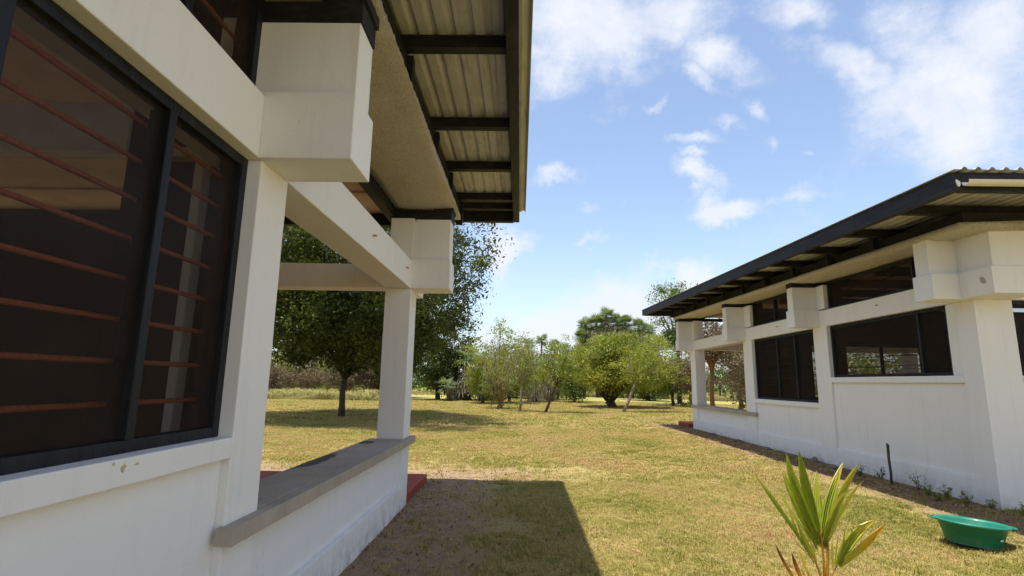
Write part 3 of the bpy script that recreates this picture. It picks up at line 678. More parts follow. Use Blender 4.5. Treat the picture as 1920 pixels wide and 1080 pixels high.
def tree(name, label, base, height, rx, ry, crown_z0, leafmat_, bark, nclus=260, per=90, leaf=.13, clus=.42, trunk=.16, lean=(0, 0), fork=.35, nlimb=7, seed=1, shell=.62, group=None, cat='tree', gap=.22, flat=1.0, limbs_vis=True, stems=1, topshape=1.0, sub=None, skirt=0.):
    r = np.random.default_rng(seed); rd = random.Random(seed)
    bz = float(gz(base[0], base[1])); base = Vector((base[0], base[1], bz-.05))
    t = thing(name, label, cat, base, group)
    top = Vector((base.x+lean[0], base.y+lean[1], bz+height)); cz = (crown_z0+height)/2+bz; hz_ = (height-crown_z0)/2
    cc = Vector((base.x+lean[0]*.8, base.y+lean[1]*.8, cz))
    # cluster centres : lumpy shell of an ellipsoid
    P = []
    lob = [np.array([math.cos(a)*math.cos(b), math.sin(a)*math.cos(b), math.sin(b)]) for a, b in zip(r.random(11)*6.28, r.random(11)*2.2-.8)]
    amp = r.random(11)*.55
    while len(P) < nclus:
        d = r.normal(size=3); d /= np.linalg.norm(d)
        k = .70+sum(a*max(0, d@l)**6 for a, l in zip(amp, lob))
        rad = (shell+(1-shell)*r.random()) if r.random() < .8 else r.random()**.6
        p = d*rad*k
        if gap and math.sin(p[0]*5+seed)*math.sin(p[1]*5+1)*math.sin(p[2]*6+2) > 1-gap: continue
        wd = 1+skirt*max(0, -p[2])
        q = np.array([p[0]*rx*wd, p[1]*ry*wd, p[2]*hz_*(topshape if p[2] > 0 else flat)])
        P.append(q+np.array(cc))
    P = np.array(P)
    # trunk(s) and limbs
    fz = bz+height*fork if limbs_vis else cz
    limb_nodes = []
    for sidx in range(stems):
        off = Vector((rd.uniform(-.15, .15), rd.uniform(-.15, .15), 0))*(stems > 1)
        f0 = Vector((base.x+lean[0]*.45, base.y+lean[1]*.45, fz))+off*3
        pts = [base+off, base.lerp(f0, .35)+off+Vector((rd.uniform(-.5, .5), rd.uniform(-.5, .5), 0))*trunk*.9, base.lerp(f0, .7)+off+Vector((rd.uniform(-.5, .5), rd.uniform(-.5, .5), 0))*trunk*1.1, f0]
        g = Geo().tube(pts, [trunk*1.25/math.sqrt(stems), trunk/math.sqrt(stems), trunk*.9/math.sqrt(stems), trunk*.8/math.sqrt(stems)], 9)
        g.build('trunk', bark, t); limb_nodes.append(f0)
    g = Geo(); nodes = []
    for k in range(nlimb):
        f0 = limb_nodes[k % stems]; a = 6.28*k/nlimb+rd.uniform(-.4, .4)
        e = cc+Vector((math.cos(a)*rx*rd.uniform(.45, .75), math.sin(a)*ry*rd.uniform(.45, .75), hz_*rd.uniform(-.15, .6)))
        m1 = f0.lerp(e, .35)+Vector((0, 0, rd.uniform(0, .15)*height*.3)); m2 = f0.lerp(e, .7)+Vector((rd.uniform(-.2, .2), rd.uniform(-.2, .2), .1))
        g.tube([f0, m1, m2, e], [trunk*.62, trunk*.42, trunk*.26, trunk*.10], 6); nodes += [m1, m2, e]
    nn = np.array(nodes)
    for p in P[::max(1, nclus//110)]:
        j = np.argmin(((nn-p)**2).sum(1)); q = Vector(nn[j]); e = Vector(p); md = q.lerp(e, .5)+Vector((rd.uniform(-.1, .1), rd.uniform(-.1, .1), .05))
        g.tube([q, md, e], [trunk*.12, trunk*.07, trunk*.03], 4)
    g.build('limbs', bark, t)
    # leaves
    cnt = (per*(.5+r.random(nclus))).astype(int); idx = np.repeat(np.arange(nclus), cnt)
    spread = clus*(.6+.8*r.random(nclus))[idx][:, None]
    cen = P[idx]+r.normal(size=(len(idx), 3))*spread*np.array([.55, .55, .38])
    va = r.random(nclus)[idx]*.7+.15
    if sub is not None: va = np.clip(va+sub(cen), 0, 1)
    V, Fc, A = leaf_quads(cen, leaf, seed=seed+50, attr=va)
    mesh_obj('crown', V, Fc, leafmat_, t, attr=A)
    return t

# ------------------------------------------------------------------ big shade tree on the left
b = at(640, 782, 23.2)
tree('shade_tree', 'big dark green spreading tree with forked trunk on the lawn behind the left verandah', (b.x-.0, 23.2), 9.5, 5.6, 7.4, .6, LEAF_DARK, BARK,
     nclus=1500, per=170, leaf=.145, clus=.52, skirt=.62, trunk=.13, fork=.17, nlimb=7, seed=4, shell=.42, lean=(.1, 0), flat=1.0)

# shrubs and small trees in the middle distance: each stands alone
def px_tree(px, base_y, Y, top_y, wpx, **k):
    b = at(px, base_y, Y); top = at(px, top_y, Y).z; rx = wpx/995*Y/2
    z = float(gz(b.x, Y)); return (b.x, Y), top-z, rx
def T(name, label, px, Y, top_y, wpx, z0, mat, bark, **k):
    p, h, rx = px_tree(px, 760, Y, top_y, wpx); return tree(name, label, p, h, rx, k.pop('ry', rx), z0, mat, bark, **k)
yel = lambda c: np.clip((.45-(c[:, 2]-1)*.10), -.3, .4)
T('bushy_tree', 'large bright yellow-green bushy tree with short dark trunk in the middle of the lawn', 1150, 38, 620, 168, .35, LEAF_LIGHT, BARK, skirt=.45, nclus=480, per=120, leaf=.17, clus=.50, trunk=.30, fork=.10, nlimb=10, seed=11, shell=.45, sub=yel, stems=3)
T('leaning_tree', 'slim pale-barked tree leaning right in front of the bright bushy tree', 1168, 32, 640, 120, .9, LEAF_LIGHT, PALEBARK, skirt=.3, nclus=110, per=60, leaf=.13, clus=.45, trunk=.085, fork=.48, nlimb=5, seed=12, lean=(2.1, 0), shell=.4, ry=1.4)
T('small_tree', 'thin dark-stemmed small tree with drooping light leaves left of the bright bushy tree', 1022, 30.5, 634, 120, 1.1, LEAF_LIGHT, BARK, nclus=90, per=60, leaf=.13, clus=.38, trunk=.07, fork=.35, nlimb=5, seed=13, lean=(1.3, 0), shell=.4, ry=1.3)
T('small_tree', 'spindly small tree with sparse olive twigs standing beside the twiggy grey bush', 975, 31, 628, 90, 1.0, LEAF_GREY, PALEBARK, nclus=90, per=34, leaf=.11, clus=.38, trunk=.07, fork=.35, nlimb=6, seed=14, shell=.4, lean=(.2, 0), ry=1.3)
T('twiggy_bush', 'low dry twiggy bush left of the two thin small trees', 930, 33.5, 640, 88, -.5, LEAF_GREY, TWIG, skirt=.5, nclus=190, per=34, leaf=.10, clus=.36, trunk=.10, fork=.1, nlimb=22, seed=15, shell=.3, cat='bush', stems=3)
T('leafy_tree', 'yellow-green tree behind the twiggy bush with pale leafless tips', 955, 42, 618, 110, -.3, LEAF_LIGHT, BARK, nclus=170, per=70, leaf=.16, clus=.5, trunk=.12, fork=.2, nlimb=8, seed=16, shell=.4)
T('leafy_tree', 'mid-green rounded tree filling the gap behind the thin dark-stemmed tree', 1045, 50, 655, 95, -.6, LEAF_LIGHT, BARK, nclus=130, per=80, leaf=.18, clus=.6, trunk=.12, fork=.2, nlimb=7, seed=17, shell=.4)
T('leafy_tree', 'bright green tree at the right edge of the dark shade tree', 905, 40, 640, 80, -.3, LEAF_LIGHT, BARK, nclus=130, per=80, leaf=.16, clus=.5, trunk=.12, fork=.2, nlimb=7, seed=18, shell=.4)
T('tall_tree', 'tall airy green tree rising behind the far end of the right roof', 1275, 46, 525, 95, 3.0, LEAF_MID, BARK, nclus=110, per=90, leaf=.19, clus=.55, trunk=.18, fork=.4, nlimb=9, seed=19, shell=.6, gap=.3)
T('leafy_tree', 'olive green tree beside the right verandah with a brownish top', 1262, 42, 655, 85, .2, LEAF_MID, BARK, nclus=130, per=80, leaf=.16, clus=.5, trunk=.12, fork=.2, nlimb=7, seed=20, shell=.4)
T('brown_tree', 'dry brown thorny tree just left of the first right-hand column', 1296, 40, 650, 75, .3, LEAF_BROWN, TWIG, nclus=140, per=70, leaf=.14, clus=.45, trunk=.12, fork=.2, nlimb=9, seed=21, shell=.4)
T('brown_tree', 'brown-leaved tree with reddish trunk seen through the right verandah opening', 1338, 30, 600, 90, 2.6, LEAF_BROWN, REDBARK, nclus=130, per=70, leaf=.14, clus=.5, trunk=.12, fork=.45, nlimb=8, seed=22, shell=.5, gap=.2)
T('brown_tree', 'grey-brown drooping tree at the right side of the right verandah opening', 1388, 34, 600, 80, .9, LEAF_BROWN, TWIG, nclus=140, per=80, leaf=.14, clus=.5, trunk=.14, fork=.3, nlimb=8, seed=23, shell=.45)
T('leafy_tree', 'small green tree in the bright gap inside the right verandah opening', 1352, 70, 690, 40, 1.6, LEAF_MID, BARK, nclus=50, per=60, leaf=.22, clus=.5, trunk=.12, fork=.3, nlimb=5, seed=24)
for k, (x, y, h, lb, mt) in enumerate(((15.5, 25.5, 4.2, 'yellow-green bush beyond the right building, glimpsed through its middle window', LEAF_LIGHT), (19.0, 27.5, 4.6, 'olive bush beyond the right building, glimpsed through its large window', LEAF_GREY), (22.5, 26.0, 4.4, 'light bush beyond the right building behind the large window', LEAF_LIGHT), (19.5, 17.5, 4.5, 'olive bush beside the back of the right building seen through two windows', LEAF_GREY), (13.2, 30.5, 4.4, 'brownish bush behind the open verandah of the right building', LEAF_BROWN), (26.0, 21.0, 5.0, 'light green tree behind the right building', LEAF_LIGHT))):
    tree('bush', lb, (x, y), h, 2.0, 2.0, -.6, mt, TWIG, nclus=110, per=60, leaf=.15, clus=.5, trunk=.08, fork=.1, nlimb=8, seed=80+k, shell=.3, skirt=.4, cat='bush')
# behind the shade tree
T('dark_tree', 'dark shadowy tree low behind the twiggy bush and its olive neighbour', 965, 53, 655, 120, -.8, LEAF_DARK, BARK, skirt=.4, nclus=150, per=90, leaf=.22, clus=.6, trunk=.2, fork=.2, nlimb=6, seed=61, shell=.4)
T('dark_tree', 'dark shadowy tree in the gap left of the bright bushy tree', 1035, 56, 655, 95, -.8, LEAF_DARK, BARK, skirt=.4, nclus=110, per=90, leaf=.22, clus=.6, trunk=.2, fork=.2, nlimb=6, seed=62, shell=.4)
T('dark_tree', 'dark tree showing right of the bright bushy tree near the roof tip', 1215, 54, 650, 110, -.8, LEAF_MID, BARK, skirt=.4, nclus=160, per=90, leaf=.22, clus=.6, trunk=.2, fork=.2, nlimb=6, seed=63, shell=.4)
T('dark_tree', 'dark evergreen thicket tree right of the shade tree trunk', 820, 46, 600, 130, .1, LEAF_DARK, BARK, nclus=260, per=90, leaf=.2, clus=.6, trunk=.2, fork=.2, nlimb=8, seed=31, shell=.45)
T('dark_tree', 'dark leafy tree behind the brown scrub at the far left edge of the verandah opening', 545, 66, 618, 150, -.5, LEAF_DARK, BARK, skirt=.3, nclus=170, per=90, leaf=.24, clus=.7, trunk=.2, fork=.2, nlimb=7, seed=33, shell=.45)
T('dark_tree', 'dark green tree behind the left end of the white verandah column', 730, 52, 590, 150, .2, LEAF_DARK, BARK, nclus=200, per=90, leaf=.22, clus=.6, trunk=.2, fork=.2, nlimb=8, seed=32, shell=.45)
sc_l = ['low reddish-brown scrub bush at the far left behind the tall dry grass', 'tangled brown scrub bush left of the shade tree trunk', 'grey-brown scrub bush directly behind the shade tree trunk', 'brown scrub bush right of the shade tree trunk']
for k, (px, w, ty, mt) in enumerate(((505, 95, 672, LEAF_BROWN), (572, 110, 676, LEAF_BROWN), (645, 90, 668, LEAF_BROWN), (705, 90, 672, LEAF_BROWN))):
    T('scrub_bush', sc_l[k], px, 52, ty, w, .0, mt, TWIG, nclus=130, per=70, leaf=.17, clus=.5, trunk=.09, fork=.1, nlimb=14, seed=40+k, shell=.4, cat='bush', stems=2, group='scrub bushes behind the dry grass')
lg = ['light green sapling at the far left above the brown scrub', 'light green bush between brown scrub left of the trunk', 'sunlit pale green shrub just right of the forked trunk']
for k, (px, w, ty) in enumerate(((520, 50, 655), (612, 46, 655), (680, 56, 650))):
    T('green_bush', lg[k], px, 60, ty, w, .0, LEAF_LIGHT, TWIG, nclus=60, per=60, leaf=.19, clus=.5, trunk=.09, fork=.1, nlimb=8, seed=50+k, shell=.3, cat='bush')

T('leafy_tree', 'ragged green tree low between the two thin trees and the bright bushy tree', 1078, 45, 672, 60, -.4, LEAF_MID, BARK, skirt=.3, nclus=90, per=70, leaf=.17, clus=.5, trunk=.1, fork=.2, nlimb=7, seed=71, shell=.3)
T('dark_tree', 'dark bush in the shade between grey-skirted palms and twiggy bush', 915, 47, 690, 50, -.8, LEAF_DARK, BARK, skirt=.4, nclus=80, per=80, leaf=.2, clus=.6, trunk=.2, fork=.2, nlimb=6, seed=72, shell=.4)
# ------------------------------------------------------------------ fan palms
def fan_leaf(g, o, d, rad, droop, val, r, nb=13):
    """one fan: blades radiating from the stalk end"""
    d = d.normalized(); side = d.cross(Vector((0, 0, 1)));
    if side.length < .1: side = Vector((1, 0, 0))
    side.normalize(); nrm = side.cross(d).normalized()
    hub = o+d*rad*.75
    g.add(*tube_arr([o, o.lerp(hub, .5)+Vector((0, 0, .04)), hub], [.018, .014, .01], 3), val)
    for k in range(nb):
        a = (k/(nb-1)-.5)*R(230)
        bd = (d*math.cos(a)+side*math.sin(a)).normalized()
        L_ = rad*(.75+.25*math.cos(a*.6))*r.uniform(.85, 1.05)
        tip = hub+bd*L_+Vector((0, 0, -droop*L_*r.uniform(.6, 1.2)))
        mid = hub+bd*L_*.5+nrm*.04+Vector((0, 0, -droop*L_*.15))
        w = (bd.cross(nrm)).normalized()*rad*.06
        g.add([hub, mid+w, tip, mid-w], [(0, 1, 2, 3)], min(1, max(0, val+r.uniform(-.2, .2))))
def fan_palm(label, px, Y, head_y, size, dead=14, live=26, seed=0, group='fan palms behind the bushes', trunk=.16):
    r = random.Random(seed); c = at(px, head_y, Y); bz = float(gz(c.x, Y))
    t = thing('fan_palm', label, 'palm tree', (c.x, Y, bz-.05), group)
    pts = [Vector((c.x+r.uniform(-.3, .3), Y, bz-.05)), Vector((c.x+r.uniform(-.2, .2), Y, bz+(c.z-bz)*.5)), c]
    Geo().tube(pts, [trunk*1.2, trunk, trunk*.9], 8).build('trunk', BARK, t)
    g = Geo()
    for k in range(live):
        a = k*2.4; el = math.asin(r.uniform(-.75, .98)); d = Vector((math.cos(a)*math.cos(el), math.sin(a)*math.cos(el), math.sin(el)))
        fan_leaf(g, c, d, size*.60*r.uniform(.85, 1.15), .12, r.uniform(.2, 1.), r, 11)
    g.build('crown', FAN_GREEN, t, False)
    if dead:
        g = Geo()
        for k in range(dead):
            a = k*2.4+1; el = R(r.uniform(-75, -25)); d = Vector((math.cos(a)*math.cos(el), math.sin(a)*math.cos(el), math.sin(el)))
            fan_leaf(g, c-Vector((0, 0, r.uniform(.2, size*1.9))), d, size*.72*r.uniform(.7, 1.0), .6, r.uniform(.2, 1), r, 9)
        g.build('dead_fronds', FAN_DEAD, t, False)
    return t
FP = [('leftmost fan palm head of the grey-skirted cluster above the bushy tree', 1098, 62, 615, 1.35), ('second fan palm of the grey-skirted cluster above the bushy tree', 1118, 60, 600, 1.4),
      ('tallest fan palm in the cluster above the bushy tree', 1137, 61, 596, 1.45), ('fan palm right of the tallest one above the bushy tree', 1158, 62, 600, 1.4),
      ('fan palm with full grey skirt behind the top of the bushy tree', 1172, 60, 606, 1.3), ('fan palm at the right end of the cluster touching the roof line', 1198, 60, 608, 1.3),
      ('small fan palm low at the right of the cluster near the roof tip', 1216, 62, 618, 1.2), ('lowest left fan palm of the cluster with hanging dead fronds', 1090, 61, 632, 1.2)]
FP += [('fan palm filling the middle left of the skyline cluster', 1127, 63, 612, 1.25), ('low fan palm head in the dip right of the skyline cluster', 1185, 62, 616, 1.2)]
for k, (lb, px, Y, hy, sz) in enumerate(FP): fan_palm(lb, px, Y, hy+(-5, 7, -3, 6, -1, 4, 2, 0, 12, 11, 14, 6)[k], sz*.95, 44, 50, 100+k)
FP2 = [('slender fan palm with round head standing up left of the bushy tree', 1016, 64, 634, 1.15, 3), ('middle slender fan palm of the three left of the bushy tree', 1040, 66, 642, 1.1, 4), ('rightmost slender fan palm of the three left of the bushy tree', 1060, 64, 650, 1.15, 5), ('slender fan palm rising behind the leafless tips of the yellow-green tree', 992, 66, 640, 1.1, 3)]
for k, (lb, px, Y, hy, sz, dd) in enumerate(FP2): fan_palm(lb, px, Y, hy+6, sz, dd*2, 34, 120+k, group='slender fan palms on the skyline', trunk=.12)
FP3 = [('fan palm with heavy skirt of hanging grey fronds right of the shade tree', 878, 45, 668, 1.5), ('dusty fan palm beside the thick grey skirt, left one', 858, 46, 680, 1.4), ('fan palm with pale dead fronds beside the bright green tree', 900, 44.5, 676, 1.3), ('low fan palm with yellow-green leaves at the foot of the dark thicket', 838, 43, 722, 1.0)]
for k, (lb, px, Y, hy, sz) in enumerate(FP3): fan_palm(lb, px, Y, hy, sz, 34 if k < 3 else 3, 22, 140+k, group='fan palms beside the shade tree')
fan_palm('squat fan palm with hanging dead fronds behind the small trees', 1003, 44, 690, 1.4, 26, 18, 151, group='fan palms behind the small trees')
fan_palm('squat dark fan palm half hidden left of the bushy tree trunk', 1030, 46, 694, 1.3, 22, 18, 152, group='fan palms behind the small trees')

# distant scrub that reads as one mass, with gaps
def far_scrub():
    r = np.random.default_rng(77); cen = []; va = []
    for k in range(620):
        px = r.uniform(380, 1500)
        if 1062 < px < 1080 or 1343 < px < 1372 or 628 < px < 636: continue
        Y = r.uniform(72, 120); p = at(px, 700, Y); h = r.uniform(1.0, 3.2)*(1.25 if px < 960 or px > 1200 else .8)
        n = 55; c = r.normal(size=(n, 3))*np.array([1.5, 1.2, h*.34]); c[:, 2] = np.abs(c[:, 2]+h*.5)
        cen.append(c+np.array([p.x, Y, 0])); va.append(np.full(n, r.random()))
    cen = np.concatenate(cen); V, Fc, A = leaf_quads(cen, .55, seed=5, attr=np.concatenate(va), aspect=.6)
    o = mesh_obj('distant_scrub', V, Fc, LEAF_MID, attr=A); o['kind'] = 'stuff'; tag(o, 'hazy line of low green scrub at the far edge of the grassland', 'scrub')
far_scrub()

# ------------------------------------------------------------------ grass
def grassmat():
    m = M('short_grass_blades')
    oi = m.n('ShaderNodeObjectInfo'); a = m.n('ShaderNodeAttribute', attribute_name='v')
    cr = m.n('ShaderNodeValToRGB'); els = [(0, (.16, .19, .03)), (.30, (.33, .31, .055)), (.54, (.49, .41, .14)), (.78, (.62, .46, .22)), (1, (.42, .19, .085))]
    e = cr.color_ramp.elements; e[0].color = rgb(els[0][1]); e[1].color = rgb(els[-1][1])
    for p, c in els[1:-1]: k = e.new(p); k.color = rgb(c)
    patch = m.rng(m.noise(.5, 5, .6), .32, .68, -.28, .28)
    f = m.mul(m.mul(m.mul(oi.outputs['Random'], .55), m.mul(a.outputs['Fac'], .45), 'ADD'), patch, 'ADD'); m.l(f, cr.inputs[0])
    m.col(cr.outputs[0]); m.rough(.7); t = m.n('ShaderNodeBsdfTranslucent'); m.l(cr.outputs[0], t.inputs[0])
    ms = m.n('ShaderNodeMixShader'); ms.inputs[0].default_value = .3; m.l(m.b.outputs[0], ms.inputs[1]); m.l(t.outputs[0], ms.inputs[2]); m.l(ms.outputs[0], m.out.inputs[0]); return m.m
GRASS = grassmat()
proto_col = bpy.data.collections.new('grass_tuft_sources')       # never linked to the scene: only a source for the lawn
def tuft(seed, n, h, rad, w, lay=.9):
    r = np.random.default_rng(seed); V = []; Fc = []; A = []
    for k in range(n):
        a = r.uniform(0, 6.28); q = rad*math.sqrt(r.random()); p = np.array([math.cos(a)*q, math.sin(a)*q, -.004]); a2 = r.uniform(0, 6.28)
        d = np.array([math.cos(a2), math.sin(a2), 0])*r.uniform(.2, lay); hh = h*r.uniform(.5, 1.2); s = np.array([-math.sin(a2), math.cos(a2), 0])*w*.5
        m_ = p+(d*.4+np.array([0, 0, .65]))*hh; t = p+(d*1.1+np.array([0, 0, 1-.35*np.linalg.norm(d)]))*hh; o = len(V)
        V += [p-s, p+s, m_+s*.8, m_-s*.8, t]; Fc += [(o, o+1, o+2, o+3), (o+3, o+2, o+4)]; v = r.random(); A += [v]*5
    o = mesh_obj('grass_tuft', V, Fc, GRASS, attr=A); C.objects.unlink(o); return o
def scatter(name, label, pts, scale, tufts, cat='grass'):
    col = bpy.data.collections.new(name+'_sources')
    for t in tufts: col.objects.link(t)
    me = bpy.data.meshes.new(name); me.vertices.add(len(pts)); me.vertices.foreach_set('co', np.asarray(pts, dtype=np.float32).ravel())
    a = me.attributes.new('sc', 'FLOAT', 'POINT'); a.data.foreach_set('value', np.asarray(scale, dtype=np.float32))
    o = bpy.data.objects.new(name, me); C.objects.link(o); o['kind'] = 'stuff'; tag(o, label, cat)
    ng = bpy.data.node_groups.new(name, 'GeometryNodeTree'); ng.interface.new_socket('Geometry', in_out='INPUT', socket_type='NodeSocketGeometry'); ng.interface.new_socket('Geometry', in_out='OUTPUT', socket_type='NodeSocketGeometry')
    nn = ng.nodes; gi = nn.new('NodeGroupInput'); go = nn.new('NodeGroupOutput'); mp = nn.new('GeometryNodeMeshToPoints'); iop = nn.new('GeometryNodeInstanceOnPoints'); ci = nn.new('GeometryNodeCollectionInfo')
    ci.inputs['Collection'].default_value = col; ci.inputs['Separate Children'].default_value = True; ci.inputs['Reset Children'].default_value = True
    rv = nn.new('FunctionNodeRandomValue'); rv.data_type = 'FLOAT_VECTOR'; rv.inputs[0].default_value = (-.12, -.12, 0); rv.inputs[1].default_value = (.12, .12, 6.283)
    na = nn.new('GeometryNodeInputNamedAttribute'); na.data_type = 'FLOAT'; na.inputs['Name'].default_value = 'sc'
    iop.inputs['Pick Instance'].default_value = True
    l = ng.links.new; l(gi.outputs[0], mp.inputs[0]); l(mp.outputs[0], iop.inputs['Points']); l(ci.outputs[0], iop.inputs['Instance']); l(rv.outputs[0], iop.inputs['Rotation']); l(na.outputs[0], iop.inputs['Scale']); l(iop.outputs[0], go.inputs[0])
    md = o.modifiers.new('scatter', 'NODES'); md.node_group = ng
    return o
def vnoise(x, y, s, seed):
    r = np.random.default_rng(seed); g = r.random((128, 128)); x = x*s; y = y*s; xi = np.floor(x).astype(int); yi = np.floor(y).astype(int); fx = x-xi; fy = y-yi; fx = fx*fx*(3-2*fx); fy = fy*fy*(3-2*fy)
    G = lambda a, b: g[a % 128, b % 128]
    return (G(xi, yi)*(1-fx)+G(xi+1, yi)*fx)*(1-fy)+(G(xi, yi+1)*(1-fx)+G(xi+1, yi+1)*fx)*fy
def lawn_pts(x0, x1, y0, y1, dens, seed):
    r = np.random.default_rng(seed); n = int((x1-x0)*(y1-y0)*dens); x = r.uniform(x0, x1, n); y = r.uniform(y0, y1, n)
    nz = .6*vnoise(x, y, 1.4, 1)+.4*vnoise(x, y, 4.5, 2)
    keep = (np.abs(x) < 1.15*y+1.5)
    p = np.ones(n)
    w = (nz-.5)*1.6
    left = (x+w*.8 < -.35) & (y < 10) & (x > -6); p = np.where(left, .05+.13*(vnoise(x, y, 1.9, 12) > .6), p)
    edge = (x+w*.8 < .1) & (x+w*.8 >= -.35) & (y < 10.2); p = np.where(edge, .45, p)
    end_ = (y+w > 8.9) & (y+w < 10.5) & (x+w < 1.2); p = np.where(end_, np.minimum(p, .35), p)
    right = (x+w*.5 > 5.15) & (x < 6.2) & (y < 22) & (y+w*.6 > 5.3); p = np.where(right, .12, p)
    inside = (x < -1.42) & (y < 8.95) | (x > 6.15) & (y > 7.2) & (y < 21.3); p = np.where(inside, 0, p)
    thin = .6*vnoise(x, y, 2.6, 3)+.4*vnoise(x, y, 9, 4); p = p*np.clip((thin-.1)*4, .75, 1)
    keep &= r.random(n) < p; x, y, nz = x[keep], y[keep], nz[keep]
    return np.stack([x, y, gz(x, y)], -1), (.7+.6*r.random(len(x)))*(.75+.5*nz)
near_t = [tuft(200+k, 18, .040, .045, .0038, 1.1) for k in range(6)]
mid_t = [tuft(220+k, 20, .038, .09, .009) for k in range(5)]
far_t = [tuft(240+k, 24, .055, .22, .020) for k in range(5)]
P, S = lawn_pts(-5, 8, 3.0, 9.5, 760, 1); scatter('short_lawn_grass', 'short sun-dried lawn grass between the two buildings', P, S, near_t)
P, S = lawn_pts(-12, 13, 9.5, 20, 190, 2); scatter('lawn_grass', 'patchy yellow-green lawn grass farther up the open ground', P, S, mid_t)
P, S = lawn_pts(-34, 36, 20, 48, 22, 3); scatter('distant_lawn_grass', 'pale distant grass around the trees', P, S*1.15, far_t)
wt = [tuft(280+k, 12, .085, .05, .006, .8) for k in range(4)]
P, S = lawn_pts(-3, 8, 3.0, 16, 7, 21); scatter('scattered_weed_tufts', 'coarser grass tufts standing a little above the short lawn', P, S, wt)
# tall dry grass band on the left behind the shade tree and in the right-hand gap
rr = np.random.default_rng(8); Pp = []
for (p0, p1, ya, yb, n) in ((380, 735, 40, 50, 5200), (1320, 1420, 60, 75, 1500), (380, 1300, 62, 72, 3500)):
    for k in range(n):
        Y = rr.uniform(ya, yb); q = at(rr.uniform(p0, p1), 740, Y); Pp.append((q.x, Y, float(gz(q.x, Y))))
def drygrass():
    m = M('tall_dry_grass'); a = m.n('ShaderNodeAttribute', attribute_name='v')
    m.col(m.mix(a.outputs['Fac'], (.30, .29, .085), (.47, .40, .16))); m.rough(.8); return m.m
GR2 = drygrass(); GRASS_, GRASS = GRASS, GR2
tall_t = [tuft(260+k, 26, .62, .20, .022, .55) for k in range(5)]
GRASS = GRASS_
scatter('tall_dry_grass', 'band of tall yellow dry grass behind the shade tree', Pp, np.clip(.25+1.5*vnoise(np.array(Pp)[:, 0], np.array(Pp)[:, 1], .35, 9)*rr.random(len(Pp)), .2, 1.5), tall_t)
# dry litter: fallen leaves, twigs and grit on the bare strips
def litter():
    r = np.random.default_rng(14); n = 5200
    x = np.concatenate([-1.45+2.3*r.random(2600)**1.7, r.uniform(4.9, 6.15, 3000), r.uniform(-1, 6, 2500)]); y = np.concatenate([2.8+7.2*r.random(2600), 5.5+15*r.random(3000), r.uniform(3, 14, 2500)])
    cen = np.stack([x, y, gz(x, y)+.008], -1)
    V, Fc, A = leaf_quads(cen, .036, seed=15, up_bias=1.4, aspect=.5)
    m = M('fallen_leaf_litter'); a = m.n('ShaderNodeAttribute', attribute_name='v'); cr = m.n('ShaderNodeValToRGB'); e = cr.color_ramp.elements; e[0].color = (.14, .075, .035, 1); e[1].color = (.50, .38, .22, 1); k = e.new(.5); k.color = (.27, .13, .07, 1); m.l(a.outputs['Fac'], cr.inputs[0]); m.col(cr.outputs[0]); m.rough(.9)
    o = mesh_obj('leaf_litter', V, Fc, m.m, attr=A); o['kind'] = 'stuff'; tag(o, 'brown leaf litter scattered on the bare soil beside the walls', 'leaf litter')
litter()

# ------------------------------------------------------------------ stones at the foot of the walls
def stone(label, x, y, s, seed, group):
    r = random.Random(seed); bm = bmesh.new(); bmesh.ops.create_icosphere(bm, subdivisions=2, radius=1)
    k = [r.uniform(.7, 1.2) for _ in range(3)]
    for v in bm.verts:
        f = 1+.22*math.sin(v.co.x*3+seed)+.16*math.sin(v.co.y*4+seed*2)+r.uniform(-.06, .06); v.co = Vector((v.co.x*k[0], v.co.y*k[1], v.co.z*.6*k[2]))*s*f
    me = bpy.data.meshes.new('stone'); bm.to_mesh(me); bm.free(); me.materials.append(STONE); o = bpy.data.objects.new('stone', me); C.objects.link(o)
    o.location = (x, y, float(gz(x, y))+s*.12); tag(o, label, 'stone', group)
SP = [(5.95, 10.6, .09), (6.05, 11.4, .11), (5.9, 12.3, .08), (6.02, 13.3, .10), (6.05, 15.2, .09), (5.95, 17.0, .10), (6.0, 9.9, .06), (5.85, 11.9, .06)]
RL = ['dark stone below the middle of the nearest wall panel, seventh one up the wall', 'dark lumpy stone right behind the tips of the young coconut palm', 'dark stone on the soil below the second window bay, nearer of two there', 'dark stone below the middle of the second window bay', 'dark stone below the end of the grey concrete ledge across the lawn', 'farthest dark stone, under the open verandah bay across the lawn', 'smallest dark stone nearest to the wooden stake', 'small stone just in front of the lumpy dark one by the far wall']
for k, (x, y, s) in enumerate(SP): stone(RL[k], x, y, s, k, 'dark stones along the right wall')
SP = [(-1.18, 3.55, .05), (-1.3, 3.9, .06), (-1.1, 3.35, .035), (-1.32, 4.6, .04), (-.95, 3.7, .03), (-1.25, 5.4, .035)]
PL = ['rounded pale pebble by the near wall at the bottom edge of the picture', 'larger pebble touching the foot of the near wall', 'tiny pebble nearest to the camera on the shaded soil', 'pebble at the wall foot midway to the red step', 'small pebble lying apart from the near wall on shaded soil', 'pebble at the wall foot closest to the red step']
for k, (x, y, s) in enumerate(SP): stone(PL[k], x, y, s, 20+k, 'pebbles along the left wall')

